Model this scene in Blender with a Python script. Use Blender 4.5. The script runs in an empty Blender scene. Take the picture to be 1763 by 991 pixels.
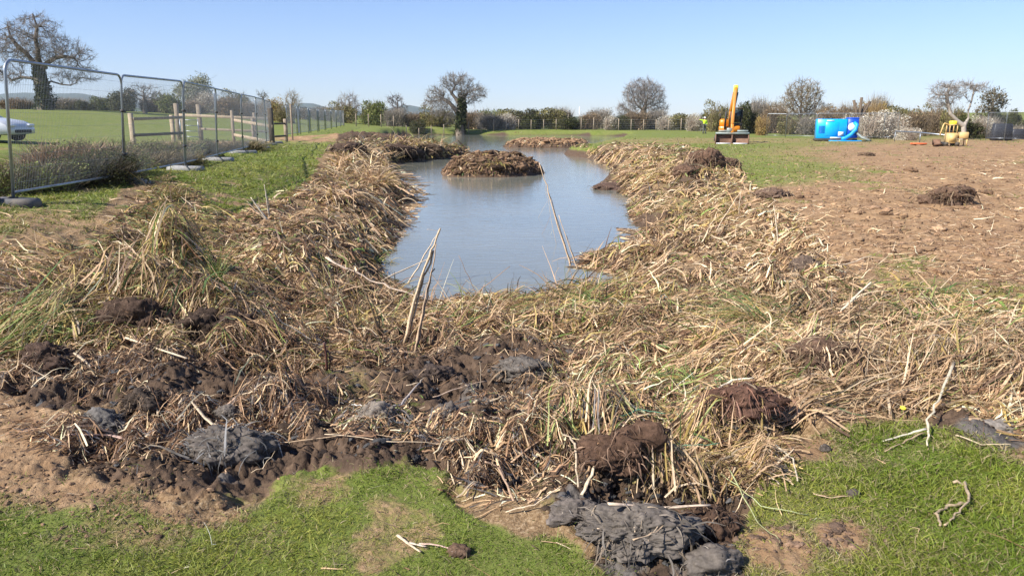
import bpy, math, random
import numpy as np
from mathutils import Vector, Matrix
R = math.radians
# ------------------------------------------------------------------ camera, world, sun, exposure
FPX, CX, CY, HOR, CAMH = 1270.0, 881.5, 495.5, 205.0, 1.6
PITCH = math.atan((CY - HOR) / FPX)
sc = bpy.context.scene
cd = bpy.data.cameras.new("camera"); cam = bpy.data.objects.new("camera", cd)
sc.collection.objects.link(cam); sc.camera = cam
cam.location = (0, 0, CAMH); cam.rotation_euler = (R(90) - PITCH, 0, 0)
cd.sensor_width = 36; cd.lens = FPX / 1763 * 36; cd.clip_start = 0.05; cd.clip_end = 30000
SUN_EL, SUN_AZ = R(41), R(-120)          # azimuth from +Y clockwise (left, a little behind the camera)
world = bpy.data.worlds.new("World"); sc.world = world; world.use_nodes = True
wn = world.node_tree.nodes; wl = world.node_tree.links
sky = wn.new("ShaderNodeTexSky"); sky.sky_type = 'NISHITA'; sky.sun_disc = False
sky.sun_elevation = SUN_EL; sky.sun_rotation = SUN_AZ
sky.air_density = 1.0; sky.dust_density = 0.1; sky.ozone_density = 2.0; sky.altitude = 50
tint = wn.new("ShaderNodeMix"); tint.data_type = 'RGBA'; tint.blend_type = 'MULTIPLY'; tint.inputs[0].default_value = 1.0; tint.inputs[7].default_value = (.60, .70, .95, 1)
wl.new(sky.outputs[0], tint.inputs[6]); wl.new(tint.outputs[2], wn["Background"].inputs[0]); wn["Background"].inputs[1].default_value = 0.098
sl = bpy.data.lights.new("sun", 'SUN'); sl.energy = 4.9; sl.angle = R(0.53); sl.color = (1.0, 0.95, 0.87)
so = bpy.data.objects.new("sun", sl); sc.collection.objects.link(so)
sdir = Vector((math.sin(SUN_AZ) * math.cos(SUN_EL), math.cos(SUN_AZ) * math.cos(SUN_EL), math.sin(SUN_EL)))
so.rotation_euler = sdir.to_track_quat('Z', 'Y').to_euler(); so.location = (-20, 0, 30)
sc.view_settings.view_transform = 'Standard'; sc.view_settings.look = 'None'
sc.view_settings.exposure = 0.86; sc.view_settings.gamma = 1.0
sc.view_settings.use_curve_mapping = False
sc.render.engine = 'CYCLES'
sc.cycles.max_bounces = 6; sc.cycles.diffuse_bounces = 3; sc.cycles.glossy_bounces = 3
sc.cycles.transparent_max_bounces = 12; sc.cycles.volume_bounces = 0
# ------------------------------------------------------------------ small maths
cp, sp = math.cos(PITCH), math.sin(PITCH)
def rays(px, py):
    px = np.asarray(px, float); py = np.asarray(py, float)
    a = (px - CX) / FPX; b = -(py - CY) / FPX
    return a, cp + b * sp, -sp + b * cp
def G(px, py, z=0.0):                    # point of the level z that the photo shows at px, py
    a, b, c = rays(px, py); t = (z - CAMH) / np.minimum(c, -1e-4)
    return a * t, b * t
def W(px, py, D):                        # point at forward distance D
    a, b, c = rays(px, py); t = D / b
    return Vector((float(a * t), float(D), float(CAMH + c * t)))
def proj(x, y, z=0.1):
    y = np.maximum(y, 0.3); dz = z - CAMH
    d = y * cp - dz * sp; u = y * sp + dz * cp
    return CX + FPX * x / d, CY - FPX * u / d
def hash2(ix, iy, s=0):
    h = (ix.astype(np.int64) * 374761393 + iy.astype(np.int64) * 668265263 + s * 1442695041) & 0xffffffff
    h = ((h ^ (h >> 13)) * 1274126177) & 0xffffffff
    h = ((h ^ (h >> 16)) * 2246822519) & 0xffffffff
    return ((h ^ (h >> 15)) & 0xffffff) / float(0xffffff)
def vn(x, y, s=0):                       # smooth value noise, -1..1
    ix = np.floor(x); iy = np.floor(y); fx = x - ix; fy = y - iy
    fx = fx * fx * fx * (fx * (fx * 6 - 15) + 10); fy = fy * fy * fy * (fy * (fy * 6 - 15) + 10)
    a = hash2(ix, iy, s); b = hash2(ix + 1, iy, s); c = hash2(ix, iy + 1, s); d = hash2(ix + 1, iy + 1, s)
    return 2 * ((a * (1 - fx) + b * fx) * (1 - fy) + (c * (1 - fx) + d * fx) * fy) - 1
def fbm(x, y, f, o=4, s=0, g=0.5):
    r = 0; a = 1; t = 0
    for k in range(o):
        c, n = math.cos(k * 1.1 + s), math.sin(k * 1.1 + s)
        r = r + a * vn((x * c - y * n) * f, (x * n + y * c) * f, s + k * 17); t += a; a *= g; f *= 2.03
    return r / t
def hash3(ix, iy, iz, s): return hash2(ix + iz * 57, iy + iz * 131, s)
def vn3(p, s=0):
    i = np.floor(p); f = p - i; f = f * f * (3 - 2 * f); r = 0
    for dx in (0, 1):
        for dy in (0, 1):
            for dz in (0, 1):
                w = (f[:, 0] if dx else 1 - f[:, 0]) * (f[:, 1] if dy else 1 - f[:, 1]) * (f[:, 2] if dz else 1 - f[:, 2])
                r = r + w * hash3(i[:, 0] + dx, i[:, 1] + dy, i[:, 2] + dz, s)
    return 2 * r - 1
def fbm3(p, f, o=4, s=0, g=0.5):
    r = 0; a = 1; t = 0
    for k in range(o): r = r + a * vn3(p * f + 3.7 * k, s + k * 13); t += a; a *= g; f *= 2.1
    return r / t
def ss(a, b, x):
    t = np.clip((x - a) / (b - a), 0, 1); return t * t * (3 - 2 * t)
def poly_sd(px, py, P):                  # signed distance, + inside
    d = np.full(px.shape, 1e18); ins = np.zeros(px.shape, bool); n = len(P)
    for i in range(n):
        x0, y0 = P[i]; x1, y1 = P[(i + 1) % n]; ex, ey = x1 - x0, y1 - y0
        t = np.clip(((px - x0) * ex + (py - y0) * ey) / (ex * ex + ey * ey + 1e-12), 0, 1)
        dx, dy = px - x0 - t * ex, py - y0 - t * ey; d = np.minimum(d, dx * dx + dy * dy)
        c = ((y0 > py) != (y1 > py)) & (px < (x1 - x0) * (py - y0) / ((y1 - y0) if y1 != y0 else 1e-12) + x0)
        ins ^= c
    d = np.sqrt(d); return np.where(ins, d, -d)
# ------------------------------------------------------------------ the shape of the land
WATER_Z = -0.7
def shore(pts): return [tuple(map(float, G(a, b, WATER_Z))) for a, b in pts]
POND = shore([(700, 520), (668, 478), (652, 448), (672, 420), (690, 395), (688, 362), (712, 340), (700, 322), (682, 306), (672, 288), (690, 279), (760, 274)])
POND += [(-3.0, 46.5), (-2.6, 49.5), (-5, 52), (-9, 55)] + shore([(668, 236), (700, 232.5), (800, 232), (900, 233), (1000, 233.5), (1084, 235),
   (1062, 245), (1020, 257), (1000, 262), (972, 264), (975, 268), (1010, 272), (1045, 284), (1062, 296), (1058, 306), (1034, 314), (1030, 322), (1060, 327), (1090, 342), (1084, 362), (1090, 380), (1112, 403),
   (1098, 416), (1050, 430), (1016, 436), (1012, 448), (1040, 462), (1084, 474), (1050, 494), (990, 505), (900, 515), (780, 522)])
def ell(cx, cy, rx, ry, n=22, s=0):
    return [(cx + rx * (1 + .1 * math.sin(3 * a + s)) * math.cos(a), cy + ry * (1 + .12 * math.sin(2 * a + s)) * math.sin(a)) for a in [i * 2 * math.pi / n for i in range(n)]]
ISLES = [ell(-1.0, 32.4, 2.25, 2.7, s=1), ell(2.75, 64.5, 3.7, 4.2, s=2), ell(3.0, 24.6, .16, .12, n=8)]
HEAPS = []                               # x, y, rx, ry, h
def heap(px, py, z, rx, ry, h):
    x, y = G(px, py, z); HEAPS.append((float(x), float(y), rx, ry, h))
heap(290, 348, .80, .25, .38, .64); heap(300, 470, .40, .62, .45, .30); heap(190, 490, .30, .5, .5, .24); heap(400, 440, .35, .5, .6, .24); heap(120, 545, .15, .5, .4, .14)
heap(330, 500, .35, .5, .35, .22); heap(310, 590, .0, .45, .14, -.10); heap(430, 560, .15, .35, .3, .12)
heap(510, 400, .25, .7, 1.0, .24); heap(560, 350, .25, .8, 1.6, .28); heap(620, 320, .1, .9, 2.0, .42); heap(610, 285, .1, 1.2, 2.5, .3)
heap(540, 520, .12, .5, .4, .10); heap(985, 505, .05, .42, .35, .17); heap(830, 520, -.05, .5, .35, .10); heap(1130, 545, .05, .5, .4, .06)
heap(1300, 575, .08, .5, .4, .08); heap(1440, 610, .1, .5, .4, .10); heap(1600, 610, .1, .6, .4, .12); heap(1730, 650, .08, .4, .35, .10)
heap(1250, 700, .12, .22, .15, .12); heap(1060, 770, .1, .22, .16, .12); heap(1230, 790, .1, .28, .16, .11); heap(900, 700, .08, .6, .4, .08); heap(640, 690, .06, .5, .3, .07)
heap(1010, 830, .08, .22, .14, .07); heap(1350, 465, .2, .4, .4, .14); heap(1200, 430, .1, .8, 1.0, .08); heap(1160, 340, .1, 1.0, 3, .16); heap(1200, 285, .1, 1.0, 2, .40); heap(1060, 290, -.1, 1.0, 3, .25); heap(1110, 270, 0, 2.0, 4, .35)
heap(480, 650, .06, .35, .25, .07); heap(60, 640, .05, .4, .2, .07); heap(230, 610, .08, .5, .2, .10)
HEAPS += [(-7.5, 46.2, 2.2, 1.6, .30), (-5.2, 45.6, 1.4, 1.4, .25), (-9.5, 45, 1.5, 2, .30), (-0.6, 32.8, 1.1, 1.2, .2), (2.5, 65, 3, 3, .1), (-12, 46, 1.8, 2, .2)]
BELT_PX = [(-260, 600), (-200, 665), (0, 668), (95, 690), (105, 800), (240, 815), (330, 850), (430, 815), (480, 765), (560, 750), (760, 768), (800, 850), (870, 890), (950, 880), (985, 925), (1060, 1000), (1150, 1060), (1280, 1000), (1262, 900), (1310, 850),
   (1345, 790), (1350, 725), (1480, 712), (1580, 688), (1660, 720), (1790, 760), (2300, 860), (2300, 520), (1850, 505), (1600, 492), (1480, 470), (1420, 430), (1370, 350), (1290, 310), (1260, 285), (1190, 262), (1100, 246), (1040, 246),
   (1000, 262), (690, 262), (700, 244), (590, 240), (560, 275), (530, 320), (440, 365), (360, 360), (250, 330), (130, 420), (-40, 455), (-260, 480)]
FENCE0, FENCE1 = None, None
def sd_land(x, y):
    inw = poly_sd(x, y, POND); out = -inw
    for k, P in enumerate(ISLES):
        out = np.maximum(out, poly_sd(x, y, P))
    return out
def zones(x, y, sdl=None):
    x = np.asarray(x, float); y = np.asarray(y, float)
    u, v = proj(x, y, 0.1); n1 = fbm(x, y, 1.3, 3, 5); n2 = fbm(x, y, 1.7, 3, 9)
    sc_ = np.clip((v - 200) / 550, .03, 1)
    u2 = u + n1 * 60 * sc_; v2 = v + n2 * 34 * sc_
    bd = poly_sd(u2, v2, BELT_PX) / (16 * np.maximum(sc_, .15)); belt = ss(-1, 1, bd) * (y > 0.4)
    def E(cu, cv, ru, rv): return np.clip(1.6 - 1.2 * np.sqrt(((u2 - cu) / ru) ** 2 + ((v2 - cv) / rv) ** 2), 0, 1)
    mud = 0
    for e in ((230, 570, 230, 75), (90, 640, 130, 50), (400, 640, 260, 80), (300, 740, 220, 66), (600, 700, 260, 80), (850, 700, 280, 100), (850, 600, 230, 80), (1080, 780, 170, 110), (1150, 930, 150, 110), (1270, 700, 110, 55),
              (1400, 620, 90, 50), (560, 440, 130, 70), (640, 380, 50, 60), (1350, 465, 90, 40), (1150, 350, 60, 30), (1200, 470, 80, 22), (1240, 400, 50, 22), (1500, 600, 70, 25), (1080, 520, 80, 25), (700, 560, 120, 40), (1210, 285, 60, 35), (1090, 310, 60, 18), (1690, 700, 90, 40), (1280, 800, 60, 50), (480, 520, 80, 40), (680, 250, 120, 14)):
        mud = np.maximum(mud, E(*e))
    if sdl is None: sdl = sd_land(x, y)
    mud = np.maximum(mud, .9 * ss(.9, .1, sdl) )
    mud = mud * np.maximum(belt, .0)
    mud = np.maximum(mud, .9 * ss(.7, .0, sdl))
    isl = np.maximum(poly_sd(x, y, ISLES[0]), poly_sd(x, y, ISLES[1])); farsoil = ss(-.3, .4, isl)
    clay = 0
    for e in ((380, 765, 34, 14), (180, 740, 50, 20), (1060, 900, 110, 60), (870, 650, 160, 70), (640, 710, 50, 22), (1720, 730, 80, 35), (950, 830, 70, 50), (1000, 640, 60, 40), (350, 880, 60, 40), (1230, 980, 60, 40)):
        clay = np.maximum(clay, E(*e))
    clay = clay * np.maximum(belt, .5 * mud) * ss(-.5, .4, fbm(x, y, 2.7, 3, 31) + .15)
    soil = 0
    for e in ((110, 765, 230, 95), (40, 700, 200, 60), (300, 820, 110, 40), (1340, 905, 80, 45), (1480, 900, 70, 35), (1390, 730, 70, 35), (1700, 400, 620, 130), (1480, 330, 260, 60), (1700, 290, 500, 60), (1420, 425, 160, 50)):
        soil = np.maximum(soil, E(*e))
    soil = np.maximum(soil, .62 * E(170, 425, 260, 45)); soil = np.maximum(soil, .75 * E(540, 249, 90, 7)); soil = np.maximum(soil, .5 * E(1250, 240, 350, 7) * (y > 40))
    soil = np.maximum(soil, .6 * np.exp(-((y - 25 + x * .1) / 3.0) ** 2) * ss(-9, -11, x)); soil = np.maximum(soil, .7 * np.exp(-((y - 38) / 6.) ** 2 - ((x + 15) / 5.) ** 2))
    g = np.maximum.reduce([E(1370, 290, 190, 26), .8 * E(1640, 470, 200, 22), .45 * E(1450, 272, 400, 14), .6 * E(1560, 440, 100, 20)])
    soil = soil * (1 - .52 * g) * (1 - .5 * ss(.15, .7, fbm(x, y, .9, 4, 44)) )
    soil = np.maximum(soil, (.66 - .14 * ss(600, 700, v)) * ss(.12, .55, fbm(x, y, 1.9, 4, 77)) * (v > 330))
    soil = np.maximum(soil, farsoil * .9); 
    straw = belt * (1 - mud * .8)
    return dict(u=u, v=v, belt=belt, mud=mud, clay=clay, soil=soil, straw=straw, far=farsoil)
def land(x, y, detail=True, full=False):
    x = np.asarray(x, float); y = np.asarray(y, float)
    base = 0.42 * ss(-2.6, -6.2, x + .05 * y) * (y > -5) + 1.75 * ss(-15.5, -46, x)
    base = base + 3.6 * ss(100, 150, x) * ss(110, 190, y) + .04 * fbm(x, y, .21, 2, 3) * ss(3, 8, y)
    base = base + .5 * ss(-24, -60, x) * ss(30, 90, y)
    # the ditch beyond the fence
    fx = -6.35 - (y - 9.5) * .2
    base = base - .75 * np.exp(-((x - fx + 3.0 + .03 * y) / 1.1) ** 2) * ss(5, 9, y) * ss(34, 24, y)
    base = base + .25 * np.exp(-((x - fx + 5.6 + .03 * y) / 1.3) ** 2) * ss(5, 9, y) * ss(34, 24, y)
    for hx, hy, rx, ry, h in HEAPS:
        m = (abs(x - hx) < 3.2 * rx) & (abs(y - hy) < 3.2 * ry)
        base = base + np.where(m, h * np.exp(-((x - hx) / rx) ** 2 - ((y - hy) / ry) ** 2), 0)
    sdl = sd_land(x, y) + .12 * fbm(x, y, 1.6, 3, 12)
    tau = np.where(y > 28, .42, 1.0) + .5 * ss(.0, 4, x) * (y < 22) + 1.3 * ss(2.2, .6, np.abs(x + .15)) * ss(12.5, 10.5, y) + 1.5 * ss(.4, 1.2, x) * ss(4.6, 3.4, x) * ss(17.5, 15, y) * ss(9, 10, y)
    if full or detail:
        Z = zones(x, y, sdl)
    isl = np.maximum(poly_sd(x, y, ISLES[0]), poly_sd(x, y, ISLES[1]))
    base = np.where(isl > -.5, base * .6 + .05 + .12 * fbm(x, y, .8, 3, 8) - .12 * (y > 50), base)
    k = 1 - np.exp(-np.maximum(sdl, 0) / tau)
    z = np.where(sdl > 0, WATER_Z + (base - WATER_Z) * k, WATER_Z + np.maximum(sdl * .5, -.6))
    if detail:
        nr = np.abs(fbm(x, y, 2.3, 2, 21)); n1 = fbm(x, y, 6.5, 3, 23); n2 = np.abs(fbm(x, y, 17., 3, 25)); n3 = fbm(x, y, 3.1, 3, 27)
        bank = ss(-.1, .35, sdl)
        z = z + Z['mud'] * bank * (.075 * n3 + .04 * n1 - .09 * nr + .06 * (n2 - .25) + .016 * np.abs(fbm(x, y, 38., 2, 29)))
        z = z + Z['belt'] * bank * (.06 * n3 + .025 * n1)
        sf = Z['soil'] * (1 - Z['mud']) * bank
        z = z + sf * (.018 * n1 + .022 * (n2 - .25) + (.03 * n3) * ss(4, 9, y) + .07 * fbm(x, y * 1.8, 1.3, 4, 61) * ss(5, 9, y) + .03 * np.maximum(fbm(x, y * 1.5, 4.1, 3, 62), 0) * ss(5, 9, y))
        q_ = x * .32 + y * .95; z = z + sf * ss(5, 8, y) * (-.05 * np.exp(-(((q_ + .4 * fbm(x, y, .3, 2, 71)) % 3.1 - 1.5) / .16) ** 2) * ss(-.2, .3, fbm(x, y, .35, 2, 72)))
        z = z + Z['far'] * .12 * fbm(x, y, 2.2, 4, 33)
        z = z + (1 - Z['belt']) * .012 * n3
        # wheel rut curving over the grass
        rx_ = -4.2 - .12 * (y - 10) + .9 * np.sin((y - 9) * .16)
        z = z - .05 * np.exp(-((x - rx_) / .10) ** 2) * ss(9, 11, y) * ss(34, 26, y) * (1 + n3)
    if full: return z, Z, sdl
    return z
TH = np.concatenate([np.linspace(-math.pi, -.95, 90)[:-1], np.linspace(-.95, .95, 900)[:-1], np.linspace(.95, math.pi, 90)])[:-1]
RA = np.concatenate([np.linspace(.15, 1.9, 16)[:-1], 1.9 * np.exp(np.linspace(0, math.log(75 / 1.9), 1150))[:-1], 75 * np.exp(np.linspace(0, math.log(5000 / 75), 130))])
_R, _T = np.meshgrid(RA, TH, indexing='ij'); GX, GY = (_R * np.sin(_T)).ravel(), (_R * np.cos(_T)).ravel()
GZ, GZONE, GSD = land(GX, GY, True, True)
NR, NT = len(RA), len(TH)
def _lut(arr, x, y):
    x = np.asarray(x, float); y = np.asarray(y, float); r = np.clip(np.hypot(x, y), RA[0], RA[-1] - 1); t = np.arctan2(x, y)
    i = np.clip(np.searchsorted(RA, r) - 1, 0, NR - 2); j = np.clip(np.searchsorted(TH, t) - 1, 0, NT - 2); fr = (r - RA[i]) / (RA[i + 1] - RA[i]); ft = np.clip((t - TH[j]) / (TH[j + 1] - TH[j]), 0, 1)
    k = i * NT + j; return (arr[k] * (1 - ft) + arr[k + 1] * ft) * (1 - fr) + (arr[k + NT] * (1 - ft) + arr[k + NT + 1] * ft) * fr
land_exact, zones_exact, sd_exact = land, zones, sd_land
def land(x, y, detail=True): return _lut(GZ, x, y)
def sd_land(x, y): return _lut(GSD, x, y)
def zones(x, y, sdl=None): return {k: _lut(GZONE[k], x, y) for k in ('belt', 'mud', 'clay', 'soil', 'straw', 'far')}
def hit(px, py, it=0, steps=56):         # where the sight line through px, py first meets the land
    px = np.asarray(px, float); py = np.asarray(py, float); a, b, c = rays(px, py); c = np.minimum(c, -.004)
    t0 = (1.45 - CAMH) / c; t1 = np.minimum((-1.0 - CAMH) / c, 150.); T = t1.copy(); found = np.zeros(px.shape, bool); pt = t0; pd = None
    for k in range(steps + 1):
        t = t0 * (t1 / t0) ** (k / steps); d_ = CAMH + c * t - land(a * t, b * t)
        if k:
            new = (~found) & (d_ <= 0); f = pd / np.maximum(pd - d_, 1e-9); T = np.where(new, pt + (t - pt) * np.clip(f, 0, 1), T); found |= new
        pt, pd = t, d_
    return a * T, b * T
def h1(px, py):
    x, y = hit(np.array([px]), np.array([py])); return float(x[0]), float(y[0])
def lz(x, y, detail=True): return float(land(np.array([x]), np.array([y]), detail)[0])
# ------------------------------------------------------------------ mesh and object helpers
COL = sc.collection
def mesh(name, V, F, mats=(), col=None, smooth=False, fm=None, uvw=None):
    """F: list of index arrays (n,3) or (n,4)"""
    me = bpy.data.meshes.new(name); V = np.asarray(V, np.float32).reshape(-1, 3)
    F = [np.asarray(f, np.int32) for f in (F if isinstance(F, list) else [F]) if len(f)]
    me.vertices.add(len(V)); me.vertices.foreach_set('co', V.ravel())
    lt = np.concatenate([np.full(len(f), f.shape[1], np.int32) for f in F]); ls = np.concatenate([[0], np.cumsum(lt)[:-1]]).astype(np.int32)
    idx = np.concatenate([f.ravel() for f in F]).astype(np.int32)
    me.loops.add(len(idx)); me.loops.foreach_set('vertex_index', idx)
    me.polygons.add(len(lt)); me.polygons.foreach_set('loop_start', ls); me.polygons.foreach_set('loop_total', lt)
    if fm is not None: me.polygons.foreach_set('material_index', np.asarray(fm, np.int32))
    if smooth: me.polygons.foreach_set('use_smooth', np.ones(len(lt), bool))
    if col is not None:
        c = np.asarray(col, np.float32)
        if c.shape[1] == 3: c = np.concatenate([c, np.ones((len(c), 1), np.float32)], 1)
        at = me.attributes.new('col', 'FLOAT_COLOR', 'POINT'); at.data.foreach_set('color', c.ravel())
    for m in (mats if isinstance(mats, (list, tuple)) else [mats]): me.materials.append(m)
    me.update(calc_edges=True); me.validate(); return me
def obj(name, me, parent=None, label=None, cat=None, group=None, kind=None, loc=None):
    o = bpy.data.objects.new(name, me); COL.objects.link(o)
    if parent is not None: o.parent = parent
    if loc is not None: o.location = loc
    return tag(o, label, cat, group, kind)
def tag(o, label=None, cat=None, group=None, kind=None):
    if label: o['label'] = label
    if cat: o['category'] = cat
    if group: o['group'] = group
    if kind: o['kind'] = kind
    return o
def empty(name, loc, rz=0, **k):
    o = obj(name, None, **k); o.location = loc; o.rotation_euler = (0, 0, rz); o.empty_display_size = .2; return o
def dup(root, loc=None, rz=None, s=None, label=None):
    r = root.copy(); COL.objects.link(r)
    if loc is not None: r.location = loc
    if rz is not None: r.rotation_euler = (0, 0, rz)
    if s is not None: r.scale = s
    if label: r['label'] = label
    for ch in list(root.children):
        c = ch.copy(); COL.objects.link(c); c.parent = r
        for g in list(ch.children):
            d = g.copy(); COL.objects.link(d); d.parent = c
    return r
class MB:                                # collects shapes into one mesh
    def __init__(s): s.V = []; s.F3 = []; s.F4 = []; s.n = 0; s.C = []
    def add(s, V, F, c=None):
        V = np.asarray(V, float).reshape(-1, 3)
        for f in (F if isinstance(F, list) and len(F) and hasattr(F[0], 'shape') else [np.asarray(F)]):
            if len(f): (s.F4 if f.shape[1] == 4 else s.F3).append(f + s.n)
        s.V.append(V); s.n += len(V)
        s.C.append(np.tile(np.asarray(c if c is not None else (1, 1, 1), float), (len(V), 1)) if c is None or np.ndim(c) == 1 else np.asarray(c))
        return s
    def box(s, c, d, rot=None, taper=(1, 1), col=None, bev=0.0):
        x, y, z = [k / 2 for k in d]
        if bev:
            b = min(bev, x * .9, y * .9, z * .9); V = []
            for zz, i in ((-z, b), (-z + b, 0), (z - b, 0), (z, b)):
                for sx, sy in ((-1, -1), (1, -1), (1, 1), (-1, 1)):
                    for q in ((0, 1), (1, 0)) if sx * sy > 0 else ((1, 0), (0, 1)):
                        V.append((sx * (x - i - b * q[0]), sy * (y - i - b * q[1]), zz))
            V = np.array(V); F = []
            for L in range(3):
                for k in range(8): F.append((L * 8 + k, L * 8 + (k + 1) % 8, L * 8 + 8 + (k + 1) % 8, L * 8 + 8 + k))
            for o, fl in ((0, 1), (24, 0)):
                for q in ((0, 1, 2, 3), (0, 3, 4, 7), (4, 5, 6, 7)): F.append(tuple(o + k for k in (q[::-1] if fl else q)))
            V[V[:, 2] > 0, 0] *= taper[0]; V[V[:, 2] > 0, 1] *= taper[1]
        else:
            V = np.array([(sx * x * (taper[0] if sz > 0 else 1), sy * y * (taper[1] if sz > 0 else 1), sz * z) for sz in (-1, 1) for sy in (-1, 1) for sx in (-1, 1)])
            F = [(0, 2, 3, 1), (4, 5, 7, 6), (0, 1, 5, 4), (2, 6, 7, 3), (0, 4, 6, 2), (1, 3, 7, 5)]
        if rot is not None: V = V @ np.array(rot.to_3x3()).T
        return s.add(V + np.array(c), np.array(F), col)
    def tube(s, P, r, n=8, col=None, cap=True, flat=1.0):
        P = np.asarray(P, float); m = len(P); r = np.full(m, r) if np.isscalar(r) else np.asarray(r, float)
        T = np.gradient(P, axis=0); T /= np.linalg.norm(T, axis=1)[:, None] + 1e-12
        up = np.array((0, 0, 1.)) if abs(T[0][2]) < .9 else np.array((1., 0, 0))
        V = []; A = None
        for i in range(m):
            A = np.cross(T[i], up) if A is None else A - T[i] * (A @ T[i]); A = A / (np.linalg.norm(A) + 1e-12); B = np.cross(T[i], A)
            a = np.arange(n) * 2 * math.pi / n
            V.append(P[i] + r[i] * (np.cos(a)[:, None] * A + flat * np.sin(a)[:, None] * B))
        V = np.concatenate(V); k = np.arange(n); F = np.concatenate([np.stack([i * n + k, i * n + (k + 1) % n, (i + 1) * n + (k + 1) % n, (i + 1) * n + k], 1) for i in range(m - 1)])
        if cap:
            V = np.concatenate([V, P[:1], P[-1:]]); c0 = m * n; F3 = np.concatenate([np.stack([k * 0 + c0, (k + 1) % n, k], 1), np.stack([k * 0 + c0 + 1, (m - 1) * n + k, (m - 1) * n + (k + 1) % n], 1)])
            return s.add(V, [F, F3], col)
        return s.add(V, F, col)
    def prism(s, pts, y0, y1, axis='x', col=None):   # outline pts (a, z) drawn across axis
        n = len(pts); V = []
        for t in (y0, y1):
            for a, z in pts: V.append((t, a, z) if axis == 'x' else (a, t, z))
        F4 = np.array([(k, (k + 1) % n, n + (k + 1) % n, n + k) for k in range(n)]); c = np.mean(np.array(V[:n]), 0), np.mean(np.array(V[n:]), 0)
        V += [c[0], c[1]]; F3 = np.array([(2 * n, (k + 1) % n, k) for k in range(n)] + [(2 * n + 1, n + k, n + (k + 1) % n) for k in range(n)])
        return s.add(V, [F4, F3], col)
    def build(s, name, mats=(), parent=None, smooth=False, **k):
        F = []
        if s.F4: F.append(np.concatenate(s.F4))
        if s.F3: F.append(np.concatenate(s.F3))
        return obj(name, mesh(name, np.concatenate(s.V), F, mats, np.concatenate(s.C), smooth), parent, **k)
def ribbons(rng, P, az, el, L, w, segs=5, curl=0., droop=0., kink=0., roll=None, taper=.25, wob=0.12):
    """N curved flat blades. returns V (N,segs+1,2,3)"""
    N = len(P); d = L / segs; pts = np.zeros((N, segs + 1, 3)); pts[:, 0] = P; a = az.copy(); e = el.copy()
    kat = rng.integers(1, segs + 1, N); kk = (rng.random(N) < kink) ; ka = rng.normal(0, .9, N); ke = rng.normal(0, .6, N)
    for i in range(segs):
        hit_ = kk & (kat == i); a = a + curl * rng.normal(0, 1, N) + np.where(hit_, ka, 0); e = e - droop * (1 + .4 * rng.normal(0, 1, N)) + np.where(hit_, ke, 0)
        e = np.clip(e, -1.45, 1.5)
        pts[:, i + 1] = pts[:, i] + d[:, None] * np.stack([np.sin(a) * np.cos(e), np.cos(a) * np.cos(e), np.sin(e)], 1)
    return pts
def rib_mesh(rng, pts, w, roll=None, taper=.25, fold=True):
    N, S, _ = pts.shape; T = np.gradient(pts, axis=1); T /= np.linalg.norm(T, axis=2, keepdims=True) + 1e-9
    h = np.stack([T[:, :, 1], -T[:, :, 0], np.zeros((N, S))], 2); h /= np.linalg.norm(h, axis=2, keepdims=True) + 1e-6
    n = np.cross(T, h); ro = (rng.normal(0, .8, N) if roll is None else roll)[:, None, None]
    side = h * np.cos(ro) + n * np.sin(ro)
    t = np.linspace(0, 1, S); prof = (1 - (1 - taper) * t ** 2) * (0.75 + .25 * np.sin(np.pi * np.minimum(t * 2, 1)))
    ww = (w[:, None] * prof[None, :] / 2)[:, :, None]
    V = np.stack([pts - side * ww, pts + side * ww], 2)      # N,S,2,3
    base = (np.arange(N) * S * 2)[:, None]; i = np.arange(S - 1)[None, :] * 2
    q = base + i; F = np.stack([q, q + 1, q + 3, q + 2], 2).reshape(-1, 4)
    return V.reshape(-1, 3), F
def segs_mesh(P0, P1, r0, r1, n=5):      # independent tapered prisms, vectorised
    T = P1 - P0; T /= np.linalg.norm(T, axis=1)[:, None] + 1e-9; up = np.where(abs(T[:, 2:3]) < .9, np.array([[0, 0, 1.]]), np.array([[1., 0, 0]]))
    A = np.cross(T, up); A /= np.linalg.norm(A, axis=1)[:, None] + 1e-9; B = np.cross(T, A); a = np.arange(n) * 2 * np.pi / n; N = len(P0)
    ring = np.cos(a)[None, :, None] * A[:, None] + np.sin(a)[None, :, None] * B[:, None]
    V = np.concatenate([P0[:, None] + ring * r0[:, None, None], P1[:, None] + ring * r1[:, None, None]], 1).reshape(-1, 3)
    b = (np.arange(N) * 2 * n)[:, None]; k = np.arange(n)[None]; F = np.stack([b + k, b + (k + 1) % n, b + n + (k + 1) % n, b + n + k], 2).reshape(-1, 4)
    return V, F
# ------------------------------------------------------------------ materials
def mat(name, rough=.8, spec=.3):
    m = bpy.data.materials.new(name); m.use_nodes = True; b = m.node_tree.nodes['Principled BSDF']
    b.inputs['Roughness'].default_value = rough; b.inputs['Specular IOR Level'].default_value = spec
    return m, m.node_tree.nodes, m.node_tree.links, b
def mix(nd, ln, fac, a, b, typ='MIX'):
    x = nd.new('ShaderNodeMix'); x.data_type = 'RGBA'; x.blend_type = typ
    for i, v in ((0, fac), (6, a), (7, b)):
        if hasattr(v, 'is_output') or isinstance(v, bpy.types.NodeSocket): ln.new(v, x.inputs[i])
        else: x.inputs[i].default_value = v if i == 0 else (*v, 1) if len(v) == 3 else v
    return x.outputs[2]
def math_(nd, ln, op, a, b=0., c=None, clamp=False):
    x = nd.new('ShaderNodeMath'); x.operation = op; x.use_clamp = clamp
    for i, v in enumerate((a, b) if c is None else (a, b, c)):
        if isinstance(v, bpy.types.NodeSocket): ln.new(v, x.inputs[i])
        else: x.inputs[i].default_value = v
    return x.outputs[0]
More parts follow.
